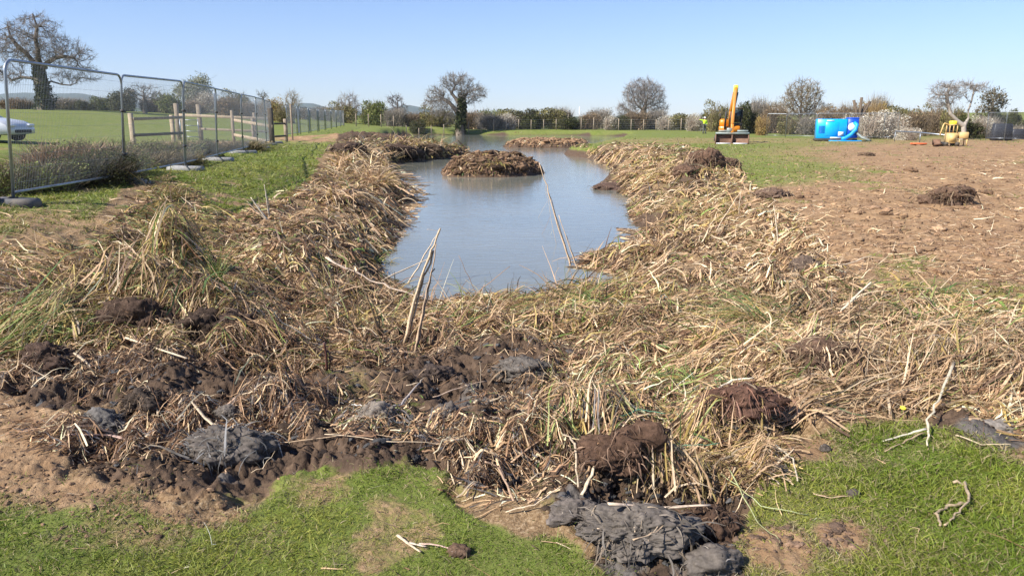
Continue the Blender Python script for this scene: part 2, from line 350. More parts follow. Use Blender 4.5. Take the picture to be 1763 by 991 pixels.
def noise(nd, ln, vec, scale, detail=5, rough=.6, dist=0.):
    x = nd.new('ShaderNodeTexNoise'); x.inputs['Scale'].default_value = scale; x.inputs['Detail'].default_value = detail
    x.inputs['Roughness'].default_value = rough; x.inputs['Distortion'].default_value = dist
    if vec is not None: ln.new(vec, x.inputs['Vector'])
    return x.outputs[0]
def ramp(nd, ln, f, stops):
    x = nd.new('ShaderNodeValToRGB'); ln.new(f, x.inputs[0]); e = x.color_ramp.elements
    while len(e) < len(stops): e.new(.5)
    for k, (p, c) in enumerate(stops): e[k].position = p; e[k].color = (*c, 1) if len(c) == 3 else c
    return x.outputs[0]
def surf(name, c, var=.15, rough=.6, scale=6., metal=0., spec=.4, dirt=None, dirt_amt=.3, bump=0., coat=0., tone=None):
    m, nd, ln, b = mat(name, rough, spec); tc = nd.new('ShaderNodeTexCoord').outputs['Object']
    n = noise(nd, ln, tc, scale, 6, .65); lo = [k * (1 - var) for k in c]; hi = [min(1, k * (1 + var)) for k in (tone or c)]
    col = ramp(nd, ln, n, [(.3, lo), (.7, hi)])
    if dirt:
        n2 = noise(nd, ln, tc, scale * .37, 7, .7, .5); f = ramp(nd, ln, n2, [(.62 - .35 * dirt_amt, (0, 0, 0)), (.75, (1, 1, 1))]); col = mix(nd, ln, f, col, dirt)
        ln.new(math_(nd, ln, 'ADD', math_(nd, ln, 'MULTIPLY', f, .25), rough, clamp=True), b.inputs['Roughness'])
    ln.new(col, b.inputs['Base Color']); b.inputs['Metallic'].default_value = metal
    if coat: b.inputs['Coat Weight'].default_value = coat
    if bump:
        bn = nd.new('ShaderNodeBump'); bn.inputs['Strength'].default_value = bump; bn.inputs['Distance'].default_value = .02
        ln.new(noise(nd, ln, tc, scale * 4, 6, .7), bn.inputs['Height']); ln.new(bn.outputs[0], b.inputs['Normal'])
    return m
def leafmat(name, trans=.25, rough=.6, var=.25, scale=40, bump=0., spec=.25):
    m, nd, ln, b = mat(name, rough, .25); at = nd.new('ShaderNodeAttribute'); at.attribute_name = 'col'; tc = nd.new('ShaderNodeTexCoord').outputs['Object']
    n = noise(nd, ln, tc, scale, 3, .6); k = ramp(nd, ln, n, [(.3, (1 - var,) * 3), (.7, (1 + var,) * 3)])
    c = mix(nd, ln, 1., at.outputs['Color'], k, 'MULTIPLY'); ln.new(c, b.inputs['Base Color'])
    b.inputs['Specular IOR Level'].default_value = spec
    if bump:
        bn = nd.new('ShaderNodeBump'); bn.inputs['Strength'].default_value = bump; bn.inputs['Distance'].default_value = .012; n2 = noise(nd, ln, tc, scale * 1.1, 8, .72, .6)
        ln.new(n2, bn.inputs['Height']); ln.new(bn.outputs[0], b.inputs['Normal'])
    if trans:
        t = nd.new('ShaderNodeBsdfTranslucent'); ln.new(c, t.inputs[0]); mx = nd.new('ShaderNodeMixShader'); mx.inputs[0].default_value = trans
        ln.new(b.outputs[0], mx.inputs[1]); ln.new(t.outputs[0], mx.inputs[2]); ln.new(mx.outputs[0], nd['Material Output'].inputs[0])
    return m
M = {}
HAZE_D = 0.00012
M['reed'] = leafmat('dry_reed', .18, .55); M['grass'] = leafmat('grass_blades', .3, .5); M['leaf'] = leafmat('foliage', .25, .6, .3, 3); M['twig'] = leafmat('twigs', 0, .85, .2, 2)
M['bark'] = surf('bark', (.17, .135, .10), .35, .9, 2.5, bump=.6)
M['steel'] = surf('galvanised_steel', (.34, .37, .40), .15, .42, 9, .75, .5, (.18, .18, .17), .3)
M['wire'] = surf('galvanised_wire', (.24, .26, .28), .1, .5, 9, .5)
M['block'] = surf('rubber_block', (.085, .085, .088), .3, .75, 5, dirt=(.22, .17, .12), dirt_amt=.5, bump=.3)
M['block_pale'] = surf('concrete_block', (.27, .27, .27), .25, .85, 7, dirt=(.18, .16, .13), dirt_amt=.5, bump=.3)
M['wood'] = surf('weathered_wood', (.30, .235, .165), .3, .85, 7, bump=.5)
M['wood_pale'] = surf('sunlit_wood', (.44, .34, .225), .25, .8, 7, bump=.3)  # paler copy of the wood: sunlight on posts and rails is in the colour
M['wood_dark'] = surf('dark_timber', (.09, .075, .06), .3, .85, 7, bump=.3)
M['yellow'] = surf('machine_yellow', (.62, .215, .010), .1, .4, 1.5, dirt=(.35, .22, .10), dirt_amt=.35, coat=.2)
M['yellow_pale'] = surf('faded_yellow', (.64, .43, .17), .12, .5, 1.5, dirt=(.45, .36, .22), dirt_amt=.4)
M['bright_yellow'] = surf('bright_yellow', (.9, .75, .05), .08, .4, 2)
M['dark_metal'] = surf('dark_metal', (.035, .033, .032), .3, .55, 4, dirt=(.13, .10, .07), dirt_amt=.6)
M['bucket_grey'] = surf('worn_bucket', (.22, .27, .26), .2, .5, 4, .2, dirt=(.26, .18, .11), dirt_amt=.5)
M['bucket_brown'] = surf('muddy_steel', (.17, .095, .06), .3, .8, 4)
M['cyan'] = surf('cyan_enamel', (.005, .40, .85), .06, .35, 1.2, dirt=(.05, .33, .55), dirt_amt=.25, coat=.3)
M['blue'] = surf('blue_enamel_shaded', (.006, .075, .48), .1, .4, 2, coat=.3)  # darker blue: shade on the pump's right end put into the paint
M['blue_hose'] = surf('blue_hose', (.01, .32, .75), .1, .5, 5)
M['white'] = surf('white_paint', (.78, .79, .80), .05, .4, 3)
M['car'] = surf('silver_paint', (.58, .59, .60), .04, .35, 3, .1, coat=.4)
M['rubber'] = surf('rubber', (.025, .025, .026), .2, .8, 6)
M['rim'] = surf('alloy', (.4, .41, .43), .1, .35, 6, .8)
M['lamp'] = surf('lamp_lens', (.7, .72, .75), .05, .1, 3)
M['hivis'] = surf('hi_vis_cloth', (.62, .95, .04), .1, .7, 8)
M['trousers'] = surf('trousers', (.10, .10, .09), .2, .9, 8)
M['skin'] = surf('skin', (.5, .29, .2), .08, .6, 8)
M['orange'] = surf('orange_plastic', (.75, .17, .06), .1, .5, 4)
M['plastic_black'] = surf('black_sheet', (.03, .03, .035), .3, .5, 3)
g, nd, ln, b = mat('window_glass', .06, .6); b.inputs['Base Color'].default_value = (.03, .045, .05, 1); M['glass'] = g
# ------------------------------------------------------------------ ground sheet
def ground_material():
    m, nd, ln, b = mat('ground', .9, .2)
    at = nd.new('ShaderNodeAttribute'); at.attribute_name = 'col'; sep = nd.new('ShaderNodeSeparateColor'); ln.new(at.outputs['Color'], sep.inputs[0])
    tc = nd.new('ShaderNodeNewGeometry').outputs['Position']
    n05 = noise(nd, ln, tc, .35, 6, .6); n2 = noise(nd, ln, tc, 2.2, 8, .65); n9 = noise(nd, ln, tc, 11, 8, .7); n60 = noise(nd, ln, tc, 60, 5, .7)
    grass = ramp(nd, ln, n2, [(.32, (.115, .15, .024)), (.5, (.16, .21, .03)), (.68, (.24, .24, .07))])
    grass = mix(nd, ln, ramp(nd, ln, n05, [(.38, (0, 0, 0)), (.62, (1, 1, 1))]), grass, mix(nd, ln, .5, grass, (.21, .215, .07)))
    grass = mix(nd, ln, ramp(nd, ln, n60, [(.4, (0, 0, 0)), (.7, (.5, .5, .5))]), grass, (.10, .075, .03))
    soil = ramp(nd, ln, n9, [(.25, (.14, .078, .042)), (.45, (.31, .19, .10)), (.72, (.48, .33, .19))])
    soil = mix(nd, ln, ramp(nd, ln, n2, [(.4, (0, 0, 0)), (.7, (.6, .6, .6))]), soil, (.25, .155, .08))
    soil = mix(nd, ln, ramp(nd, ln, noise(nd, ln, tc, .9, 6, .7, .4), [(.45, (0, 0, 0)), (.62, (.75,) * 3)]), soil, (.24, .145, .078))
    mud = ramp(nd, ln, n9, [(.25, (.028, .019, .013)), (.47, (.085, .055, .036)), (.72, (.17, .112, .072))])
    clay = ramp(nd, ln, n9, [(.25, (.05, .043, .038)), (.5, (.115, .10, .088)), (.75, (.20, .175, .15))])
    straw = ramp(nd, ln, n60, [(.3, (.10, .06, .03)), (.5, (.24, .155, .08)), (.7, (.42, .31, .19))])
    def edge(w, lo=.35, hi=.62):
        return ramp(nd, ln, math_(nd, ln, 'ADD', w, math_(nd, ln, 'MULTIPLY', math_(nd, ln, 'SUBTRACT', n9, .5), .9)), [(lo, (0, 0, 0)), (hi, (1, 1, 1))])
    c = mix(nd, ln, edge(sep.outputs[2]), grass, soil)
    c = mix(nd, ln, edge(at.outputs['Alpha'], .4, .7), c, straw)
    c = mix(nd, ln, edge(sep.outputs[0]), c, mud); c = mix(nd, ln, edge(sep.outputs[1]), c, clay)
    ln.new(c, b.inputs['Base Color'])
    ln.new(ramp(nd, ln, sep.outputs[1], [(.2, (.9,) * 3), (.8, (.7,) * 3)]), b.inputs['Roughness'])
    bn = nd.new('ShaderNodeBump'); bn.inputs['Strength'].default_value = .9; bn.inputs['Distance'].default_value = .03
    ln.new(math_(nd, ln, 'ADD', n9, math_(nd, ln, 'MULTIPLY', n60, .35)), bn.inputs['Height']); ln.new(bn.outputs[0], b.inputs['Normal'])
    return m
def build_ground():
    x, y, z, Z, nr, nt = GX, GY, GZ, GZONE, NR, NT
    i = np.arange(nr - 1)[:, None] * nt; k = np.arange(nt)[None]; k2 = (k + 1) % nt
    F = np.stack([i + k, i + k2, i + nt + k2, i + nt + k], 2).reshape(-1, 4)[:, ::-1]
    V = np.concatenate([np.stack([x, y, z], 1), [[0, 0, float(z[:nt].mean())]]]); c = np.stack([Z['mud'], Z['clay'], Z['soil'], Z['straw']], 1); c = np.concatenate([c, c[:1]])
    F3 = np.stack([np.full(nt, len(V) - 1), (np.arange(nt) + 1) % nt, np.arange(nt)], 1)[:, ::-1]
    me = mesh('ground', V, [F, F3], ground_material(), c, smooth=True)
    obj('ground', me, label='rough field ground of grass, churned mud and bare brown soil', kind='structure')
build_ground()
# ------------------------------------------------------------------ water
m, nd, ln, b = mat('pond_water', .04, .5); b.inputs['IOR'].default_value = 1.333
tc = nd.new('ShaderNodeNewGeometry').outputs['Position']
ln.new(ramp(nd, ln, noise(nd, ln, tc, .25, 4, .6), [(.3, (.165, .175, .15)), (.7, (.22, .215, .17))]), b.inputs['Base Color'])
mp = nd.new('ShaderNodeMapping'); mp.inputs['Scale'].default_value = (1, 2.2, 1); ln.new(tc, mp.inputs[0])
bn = nd.new('ShaderNodeBump'); bn.inputs['Strength'].default_value = .35; bn.inputs['Distance'].default_value = .02
ln.new(math_(nd, ln, 'ADD', noise(nd, ln, mp.outputs[0], 2.3, 4, .5, .5), math_(nd, ln, 'MULTIPLY', noise(nd, ln, mp.outputs[0], 9, 3, .5), .25)), bn.inputs['Height'])
ln.new(bn.outputs[0], b.inputs['Normal'])
obj('water', mesh('water', [(-30, 6.2, WATER_Z), (25, 6.2, WATER_Z), (25, 112, WATER_Z), (-30, 112, WATER_Z)], np.array([(0, 1, 2, 3)]), m), label='calm grey-blue pond water reflecting the pale sky', kind='structure')
# ------------------------------------------------------------------ far hills
def hills(name, D, prof, c, label):
    xs = np.linspace(prof[0][0], prof[-1][0], 240); hh = np.interp(xs, [p[0] for p in prof], [p[1] for p in prof])
    X = (xs - CX) / FPX * D; n = fbm(xs, xs * 0, .02, 4, 7); rows = []
    for f, dy in ((-.02, -.13), (.45, -.08), (.8, -.04), (1., 0), (.7, .08), (-.02, .25)):
        rows.append(np.stack([X, np.full_like(X, D * (1 + dy)), np.maximum((hh * 1.0 + n * hh * .12) / FPX * D * f, -30)], 1))
    V = np.concatenate(rows); k = np.arange(239); F = np.concatenate([np.stack([i * 240 + k, i * 240 + k + 1, (i + 1) * 240 + k + 1, (i + 1) * 240 + k], 1) for i in range(5)])
    mm, nd, ln, b = mat(name, .95, .1); tc = nd.new('ShaderNodeNewGeometry').outputs['Position']
    ln.new(ramp(nd, ln, noise(nd, ln, tc, 12 / D, 6, .6), [(.35, [q * .7 for q in c]), (.65, [q * 1.3 for q in c])]), b.inputs['Base Color'])
    obj('hills', mesh('hills', V, F, mm, smooth=True), label=label, kind='structure')
hills('hills', 3200, [(-900, 20), (-300, 35), (0, 44), (90, 40), (160, 42), (230, 27), (330, 18), (480, 22), (545, 26), (590, 15), (660, 14), (705, 24), (760, 12), (1000, 4), (1400, 4), (2600, 12)], (.06, .085, .06), 'long blue wooded hills on the far horizon')
hills('near_hills', 1500, [(-1200, 12), (0, 27), (80, 24), (190, 28), (300, 12), (430, 8), (560, 9), (800, 6), (1300, 4), (1700, 10), (2500, 16)], (.07, .10, .045), 'low dark ridge of farmland below the blue hills')
# ------------------------------------------------------------------ grass
def pxpoly_sample(rng, n, poly):
    P = np.array(poly, float); lo, hi = P.min(0), P.max(0); out = []
    tot = 0
    while tot < n:
        q = rng.uniform(lo, hi, (n * 2, 2)); q = q[poly_sd(q[:, 0], q[:, 1], poly) > 0]; out.append(q); tot += len(q)
    return np.concatenate(out)[:n]
def build_grass():
    rng = np.random.default_rng(3); Vs, Fs, Cs = [], [], []; nb = 0
    def patch(px, n, hgt, wid, bright=1.0, keep=.35):
        nonlocal nb
        q = pxpoly_sample(rng, n, px); x, y = hit(q[:, 0], q[:, 1], 6)
        Z = zones(x, y, np.full(x.shape, 9.)); w = 1 - np.maximum.reduce([Z['belt'] * .97, Z['soil'], Z['mud'], Z['clay']])
        cl = fbm(x, y, 4.5, 3, 91); ok = (w + .5 * cl + rng.normal(0, .16, n) > keep) & (x * x + y * y < 5000)
        x, y, w, cl = x[ok], y[ok], w[ok], cl[ok]; z = land(x, y) - .004; N = len(x); D = np.hypot(x, y)
        tuft = np.clip(fbm(x, y, 2.2, 3, 191) * 2.2, 0, 1); s = np.exp(rng.normal(0, .38, N)) * (.62 + .38 * tuft + .5 * np.clip(cl + .5, 0, 1)) * (.45 + .55 * np.clip(w, 0, 1))
        L = hgt * s * (D / 3) ** .55; ww = wid * (D / 3) ** .85 * rng.uniform(.6, 1.4, N)
        pts = ribbons(rng, np.stack([x, y, z], 1), rng.uniform(0, 6.283, N), rng.uniform(.35, 1.35, N), L, ww, 2, droop=.35)
        V, F = rib_mesh(rng, pts, ww, taper=.05); big = fbm(x, y, 1.1, 3, 55); t = np.clip(.45 + 1.3 * big + rng.normal(0, .25, N), 0, 1)[:, None]
        c = (1 - t) * np.array([.14, .20, .022]) + t * np.array([.32, .315, .06]); dry = rng.random(N) < .13 + .4 * (w < .8) + .35 * np.clip(fbm(x, y, .8, 3, 66), 0, 1); c[dry] = np.array([.36, .29, .15]) * rng.uniform(.6, 1.1, (dry.sum(), 1))
        dark = rng.random(N) < .12; c[dark] *= .6; c *= bright
        Vs.append(V); Fs.append(F + nb); Cs.append(np.repeat(c, 6, 0)); nb += len(V)
    patch([(-350, 640), (1100, 720), (2100, 640), (2200, 1250), (-450, 1250)], 300000, .029, .0042)
    patch([(1250, 690), (2100, 690), (2100, 1150), (1250, 1150)], 130000, .034, .0045, 1.05)
    patch([(-350, 300), (560, 245), (640, 250), (560, 400), (300, 500), (-200, 660), (-350, 660)], 170000, .032, .0040)
    patch([(1180, 240), (1900, 240), (1900, 520), (1250, 480)], 60000, .03, .004, 1., .45)
    patch([(560, 215), (1300, 222), (1300, 262), (560, 262)], 9000, .03, .004, 1., .5)
    me = mesh('grass', np.concatenate(Vs), np.concatenate(Fs), M['grass'], np.concatenate(Cs)); obj('grass', me, label='short green grass blades with yellow tips over the field', cat='grass', kind='stuff')
build_grass()
# ------------------------------------------------------------------ reed litter
PAL = dict(straw=[(.66, .48, .28), (.53, .36, .20), (.72, .56, .37), (.40, .255, .14), (.60, .40, .24), (.48, .31, .165)], brown=[(.20, .11, .06), (.13, .075, .045), (.28, .165, .09), (.09, .055, .035)],
           green=[(.14, .20, .045), (.20, .26, .07), (.10, .155, .05), (.27, .29, .10)], gold=[(.40, .28, .09), (.47, .36, .13), (.31, .24, .09)], grey=[(.11, .10, .095), (.17, .15, .135)])
def pick(rng, N, mixw):
    ks = list(mixw); p = np.array([mixw[k] for k in ks], float); p /= p.sum(); ch = rng.choice(len(ks), N, p=p); c = np.zeros((N, 3))
    for i, k in enumerate(ks):
        s = ch == i; A = np.array(PAL[k]); c[s] = A[rng.integers(0, len(A), s.sum())]
    return c * np.exp(rng.normal(0, .18, (N, 1)))
def litter(name, label, seed, specs, cat='dead reeds'):
    rng = np.random.default_rng(seed); Vs, Fs, Cs = [], [], []; nb = 0
    for sp_ in specs:
        n = int(sp_['n']); q = pxpoly_sample(rng, n, sp_['px']); x, y = hit(q[:, 0], q[:, 1], 8)
        x = x + rng.normal(0, .05, n) ; nn = np.hypot(x, y)
        cl = fbm(x, y, sp_.get('clf', 1.5), 3, seed + 7); keep = cl + rng.normal(0, .2, n) > sp_.get('thr', -.25)
        keep &= ~(sd_land(x, y) < sp_.get('shore', -.08)); x, y, cl = x[keep], y[keep], cl[keep]; N = len(x); D = np.hypot(x, y)
        z = land(x, y, D.mean() < 12); k = np.maximum(1, D / 6.) ** sp_.get('gk', .45)
        L = sp_.get('L', .32) * np.minimum(np.exp(rng.normal(-.25, .6, N)), 1.9) * k; w = sp_.get('w', .010) * 1.25 * np.minimum(np.exp(rng.normal(-.15, .55, N)), 1.7) * np.maximum(1, D / 6.) ** .8
        th = sp_.get('th', .05) * .62; up = rng.random(N) < sp_.get('up', .12); el = np.where(up, rng.uniform(.4, 1.3, N), rng.normal(.04, .2, N))
        a0 = sp_.get('az', 1.3); az = np.where(rng.random(N) < sp_.get('azw', .2), a0 + rng.normal(0, .55, N), rng.uniform(0, 6.283, N)); az += fbm(x, y, .9, 2, seed) * .9
        z = z + np.where(up, -.01, np.abs(rng.normal(0, th, N)) * np.clip(cl + .6, .15, 1.3)) + .004
        P = np.stack([x, y, z], 1)
        lie = ~up; P[lie] -= (np.stack([np.sin(az), np.cos(az), 0 * az], 1) * L[:, None] * .5)[lie]
        pts = ribbons(rng, P, az, el, L, w, 5, curl=.11, droop=np.where(up, sp_.get('droop', .25), .02), kink=sp_.get('kink', .5))
        # drape: keep on or over the ground
        g = land(pts[:, :, 0].ravel(), pts[:, :, 1].ravel(), False).reshape(N, -1); low = g + .008
        d0 = land(P[:, 0], P[:, 1], False); lift = (z - land(x, y, False))[:, None] * .0
        fol = np.where(up[:, None], pts[:, :, 2], (g + (pts[:, :, 2] - d0[:, None]) * .8 + (P[:, 2] * 0)[:, None])); pts[:, :, 2] = np.maximum(fol, np.maximum(low, WATER_Z + .004))
        V, F = rib_mesh(rng, pts, w, taper=.35); c = pick(rng, N, sp_['mix'])
        gm = fbm(x, y, 1.2, 2, seed + 3); br = np.clip(1 + .35 * gm, .6, 1.4)[:, None]; c = np.clip(c * br, 0, .8)
        cc = np.repeat(c, 12, 0); t = np.tile(np.repeat(np.linspace(1.08, .85, 6), 2), N)[:, None]
        Vs.append(V); Fs.append(F + nb); Cs.append(cc * t); nb += len(V)
    me = mesh(name, np.concatenate(Vs), np.concatenate(Fs), M['reed'], np.concatenate(Cs)); return obj(name, me, label=label, cat=cat, kind='stuff')
S, Bn, Gn, Go, Gy = 'straw', 'brown', 'green', 'gold', 'grey'
litter('reed_litter', 'tangled dark brown and olive sedge litter covering the heap on the left', 11, [
    dict(px=[(-60, 620), (-60, 530), (140, 455), (228, 350), (285, 300), (345, 335), (440, 400), (450, 560), (400, 610), (200, 600)], n=19000, mix={S: 3.4, Bn: 4, Go: 2.2, Gn: 1.6}, L=.17, th=.05, up=.08, thr=-.3, w=.0075),
    dict(px=[(235, 340), (285, 305), (335, 340), (370, 440), (215, 440)], n=3000, mix={Go: 4, Bn: 1.5, S: 2, Gn: 2}, L=.2, up=.4, droop=.3, th=.05, w=.007),
    dict(px=[(-300, 430), (140, 425), (260, 440), (150, 560), (40, 610), (-300, 640)], n=12000, mix={S: 6, Go: 2, Gn: .8, Bn: 1}, L=.24, th=.03, up=.02, thr=-.35, w=.0065, az=1.4),
    dict(px=[(60, 520), (190, 470), (200, 560), (100, 600), (20, 600)], n=1500, mix={Gn: 4, Go: 2, S: 1}, L=.36, th=.06, up=.05, az=.9, azw=.85, w=.007)])
litter('bank_litter', 'brown reed litter heaped along the left shore of the pond', 12, [
    dict(px=[(380, 390), (470, 345), (540, 310), (590, 255), (640, 250), (700, 330), (690, 400), (640, 480), (440, 480)], n=36000, mix={S: 5, Bn: 4.6, Go: 1.2, Gn: .8}, L=.13, th=.045, up=.08, thr=-.14),
    dict(px=[(560, 310), (590, 262), (650, 262), (685, 320), (600, 330)], n=5000, mix={S: 6, Bn: 1, Go: 2}, L=.26, up=.4, th=.06, droop=.22),
    dict(px=[(640, 320), (705, 300), (735, 335), (700, 385), (690, 410), (630, 390)], n=1600, mix={S: 4, Bn: 3}, L=.3, th=.01, up=.02, shore=-.7)])
litter('ridge_litter', 'tangled mat of brown reed stems across the dredged ridge before the pond', 13, [
    dict(px=[(420, 480), (700, 500), (1000, 480), (1210, 480), (1230, 600), (1050, 610), (930, 580), (700, 570), (580, 640), (430, 650), (400, 560)], n=36000, mix={S: 5, Bn: 5, Go: 1.2, Gn: .8}, L=.17, th=.05, up=.07, thr=-.12, w=.0075),
    dict(px=[(780, 500), (1000, 470), (1100, 520), (1060, 570), (800, 560)], n=2600, mix={Go: 3, Gn: 2.6, S: 4, Bn: 1}, L=.2, up=.5, droop=.28, th=.04, thr=-.1, w=.007),
    dict(px=[(560, 620), (760, 570), (1100, 600), (1180, 760), (1000, 820), (800, 780), (600, 740)], n=17000, mix={S: 3.6, Bn: 4.5, Gy: 1.2, Gn: .5}, L=.125, th=.025, up=.06, thr=.0, w=.0055),
    dict(px=[(600, 478), (700, 486), (850, 478), (1010, 462), (1030, 520), (600, 530)], n=8000, mix={S: 5, Bn: 4, Go: 1, Gn: 1}, L=.16, th=.03, up=.08, thr=-.5, w=.0075),
    dict(px=[(930, 620), (1250, 620), (1290, 700), (1150, 780), (940, 770)], n=8500, mix={S: 4.5, Bn: 4, Gn: 2.2, Go: 1.2}, L=.15, th=.035, up=.07, thr=-.12, w=.006),
    dict(px=[(760, 740), (900, 730), (960, 820), (900, 880), (800, 850)], n=1700, mix={S: 4, Bn: 4, Gy: 1}, L=.12, th=.02, up=.08, w=.0055),
    dict(px=[(-60, 600), (450, 600), (560, 680), (520, 750), (320, 800), (100, 780), (-60, 680)], n=15000, mix={S: 3.2, Bn: 6, Gy: 1.4}, L=.11, th=.022, up=.05, thr=-.1, w=.005)])
litter('reed_fringe', 'ragged fringe of broken reeds and green shoots standing along the near pond edge', 23, [
    dict(px=[(730, 505), (860, 500), (1040, 478), (1090, 500), (1080, 540), (740, 545)], n=2600, mix={Bn: 3, Go: 4, S: 5, Gn: 3}, L=.30, up=.8, droop=.22, th=.04, thr=-.1, w=.0065, kink=.5, shore=.0),
    dict(px=[(560, 500), (740, 505), (1040, 478), (1080, 530), (740, 560), (560, 560)], n=170, mix={S: 6, Bn: 1}, L=.30, up=.95, droop=.02, kink=.5, w=.0085, shore=.0, thr=-9),
    dict(px=[(1100, 420), (1300, 400), (1500, 520), (1200, 520)], n=90, mix={S: 6, Bn: 1}, L=.26, up=.95, droop=.02, kink=.5, w=.0085, shore=.1, thr=-9),
    dict(px=[(560, 500), (730, 500), (730, 560), (560, 570)], n=800, mix={Bn: 3, Go: 2, S: 5, Gn: 2}, L=.26, up=.7, droop=.2, th=.04, w=.0065, kink=.5, shore=.0),
    dict(px=[(930, 470), (1040, 450), (1050, 500), (940, 520)], n=900, mix={Go: 5, Gn: 3, S: 4}, L=.36, up=.9, droop=.24, th=.04, w=.007, shore=.0, thr=-9)], cat='standing reeds')
litter('straw_litter', 'thick mat of bright fallen reed straw spread over the right-hand heap', 14, [
    dict(px=[(1140, 500), (1350, 480), (1500, 500), (1800, 540), (2200, 600), (2200, 800), (1763, 745), (1640, 690), (1560, 690), (1380, 712), (1300, 660), (1160, 640)], n=60000, mix={S: 10, Bn: 2.6, Go: 1, Gn: 1.1}, L=.22, th=.045, up=.03, thr=-.24, az=1.5, azw=.55, w=.0075),
    dict(px=[(1350, 690), (1500, 640), (1640, 650), (1680, 700), (1560, 700), (1380, 730)], n=2000, mix={S: 10, Bn: 1}, L=.32, th=.03, up=.02, az=1.45, azw=.9, w=.0075),
    dict(px=[(1150, 500), (1320, 500), (1380, 580), (1180, 600)], n=3000, mix={Gn: 3, Go: 3, S: 4}, L=.26, up=.2, droop=.3, th=.05, az=-1.2, azw=.5, w=.007),
    dict(px=[(1160, 770), (1330, 745), (1345, 800), (1290, 850), (1170, 845), (1120, 820)], n=3800, mix={S: 7, Go: 3, Bn: 1.5}, L=.14, th=.04, up=.04, thr=-.5, w=.0055),
    dict(px=[(1420, 500), (1763, 500), (2100, 540), (2100, 580), (1500, 560)], n=4500, mix={Gn: 5, S: 4, Go: 2}, L=.22, up=.05, th=.04)])
litter('shore_litter', 'pale reed litter sprawling down the right shore of the pond', 15, [
    dict(px=[(1020, 430), (1110, 400), (1080, 360), (1060, 300), (1010, 262), (1060, 245), (1190, 250), (1270, 290), (1290, 320), (1380, 380), (1420, 440), (1500, 500), (1150, 500), (1010, 455)], n=58000, mix={S: 8, Bn: 4., Go: 1.2, Gn: .7}, L=.13, th=.045, up=.07, thr=-.14),
    dict(px=[(1060, 300), (1100, 250), (1260, 290), (1290, 370), (1200, 400), (1100, 380)], n=5000, mix={S: 6, Go: 4, Gn: 1}, L=.22, up=.45, droop=.25, th=.05, thr=-.1),
    dict(px=[(1005, 425), (1120, 395), (1100, 480), (1000, 480)], n=1500, mix={S: 5, Bn: 4}, L=.2, th=.01, up=.02, shore=-.45)])
litter('island_litter', 'brown tufted reed litter on the islands and far spits of the pond', 16, [
    dict(px=[(580, 268), (600, 238), (800, 240), (810, 272), (700, 280)], n=6500, mix={S: 4, Bn: 3, Go: 2, Gn: 1}, L=.2, th=.05, up=.5, droop=.15, gk=.35, shore=.05),
    dict(px=[(755, 305), (770, 255), (930, 255), (935, 300)], n=6500, mix={Bn: 8, S: 2, Go: 1., Gn: .4}, L=.08, th=.03, up=.3, gk=.3, shore=.05),
    dict(px=[(860, 255), (880, 232), (1015, 236), (1015, 256)], n=1800, mix={Bn: 6, S: 4, Go: .6}, L=.12, th=.03, up=.25, gk=.2, shore=.05)])
litter('loose_straw', 'stray straw and broken stems scattered thinly over grass and soil', 17, [
    dict(px=[(-300, 650), (2100, 650), (2100, 1150), (-300, 1150)], n=800, mix={S: 4, Bn: 3}, L=.085, th=.004, up=.02, thr=-9, w=.0026),
    dict(px=[(-300, 340), (500, 300), (560, 400), (100, 560), (-300, 620)], n=2200, mix={S: 5, Bn: 2, Go: 2}, L=.13, th=.005, up=.02, thr=-.1, w=.006),
    dict(px=[(1290, 300), (2100, 250), (2100, 520), (1450, 490)], n=11000, mix={S: 6, Bn: 2.4}, L=.12, th=.006, up=.02, thr=-.15, w=.005)], cat='loose straw')
# ------------------------------------------------------------------ small clods
def ico(sub):
    import bmesh
    bm = bmesh.new(); bmesh.ops.create_icosphere(bm, subdivisions=sub, radius=1); V = np.array([v.co[:] for v in bm.verts]); F = np.array([[v.index for v in f.verts] for f in bm.faces]); bm.free(); return V, F
def clods(name, label, seed, specs):
    rng = np.random.default_rng(seed); V0, F0 = ico(3); Vs, Fs, Cs = [], [], []; nb = 0
    for sp_ in specs:
        n = sp_['n']; q = pxpoly_sample(rng, n, sp_['px']); x, y = hit(q[:, 0], q[:, 1], 6); Z = zones(x, y)
        ok = (sd_land(x, y) > .1) & (rng.random(n) < np.clip(Z[sp_.get('in', 'mud')] * 1.2, 0, 1)); x, y = x[ok], y[ok]; N = len(x); D = np.hypot(x, y)
        r = sp_['r'] * np.exp(rng.normal(0, .5, N)) * np.maximum(1, D / 6) ** .3; z = land(x, y) + r * .02
        sx = r[:, None] * rng.uniform(.6, 1.3, (N, 3)) * np.array([1.25, 1.1, .6]); off = rng.uniform(0, 99, (N, 1, 3))
        P = V0[None] + off; P = P.reshape(-1, 3); d = 1 + .6 * vn3(P * 1.3, 2) + .4 * vn3(P * 3.1, 5) + .22 * vn3(P * 6.5, 6)
        a = rng.uniform(0, 6.28, N); ca, sa = np.cos(a)[:, None], np.sin(a)[:, None]
        v = (V0[None] * d.reshape(N, -1)[:, :, None]) * sx[:, None]; v = np.stack([v[..., 0] * ca - v[..., 1] * sa, v[..., 0] * sa + v[..., 1] * ca, v[..., 2]], 2) + np.stack([x, y, z], 1)[:, None]
        c = np.array(sp_['c'])[rng.integers(0, len(sp_['c']), N)] * np.exp(rng.normal(0, .2, (N, 1)))
        Vs.append(v.reshape(-1, 3)); Fs.append((F0[None] + (np.arange(N) * len(V0))[:, None, None]).reshape(-1, 3) + nb); Cs.append(np.repeat(c, len(V0), 0)); nb += N * len(V0)
    obj(name, mesh(name, np.concatenate(Vs), np.concatenate(Fs), M['clod'], np.concatenate(Cs)), label=label, cat='soil clods', kind='stuff')
M['clod'] = leafmat('soil_clod', 0, .9, .4, 40, bump=.8, spec=.12)
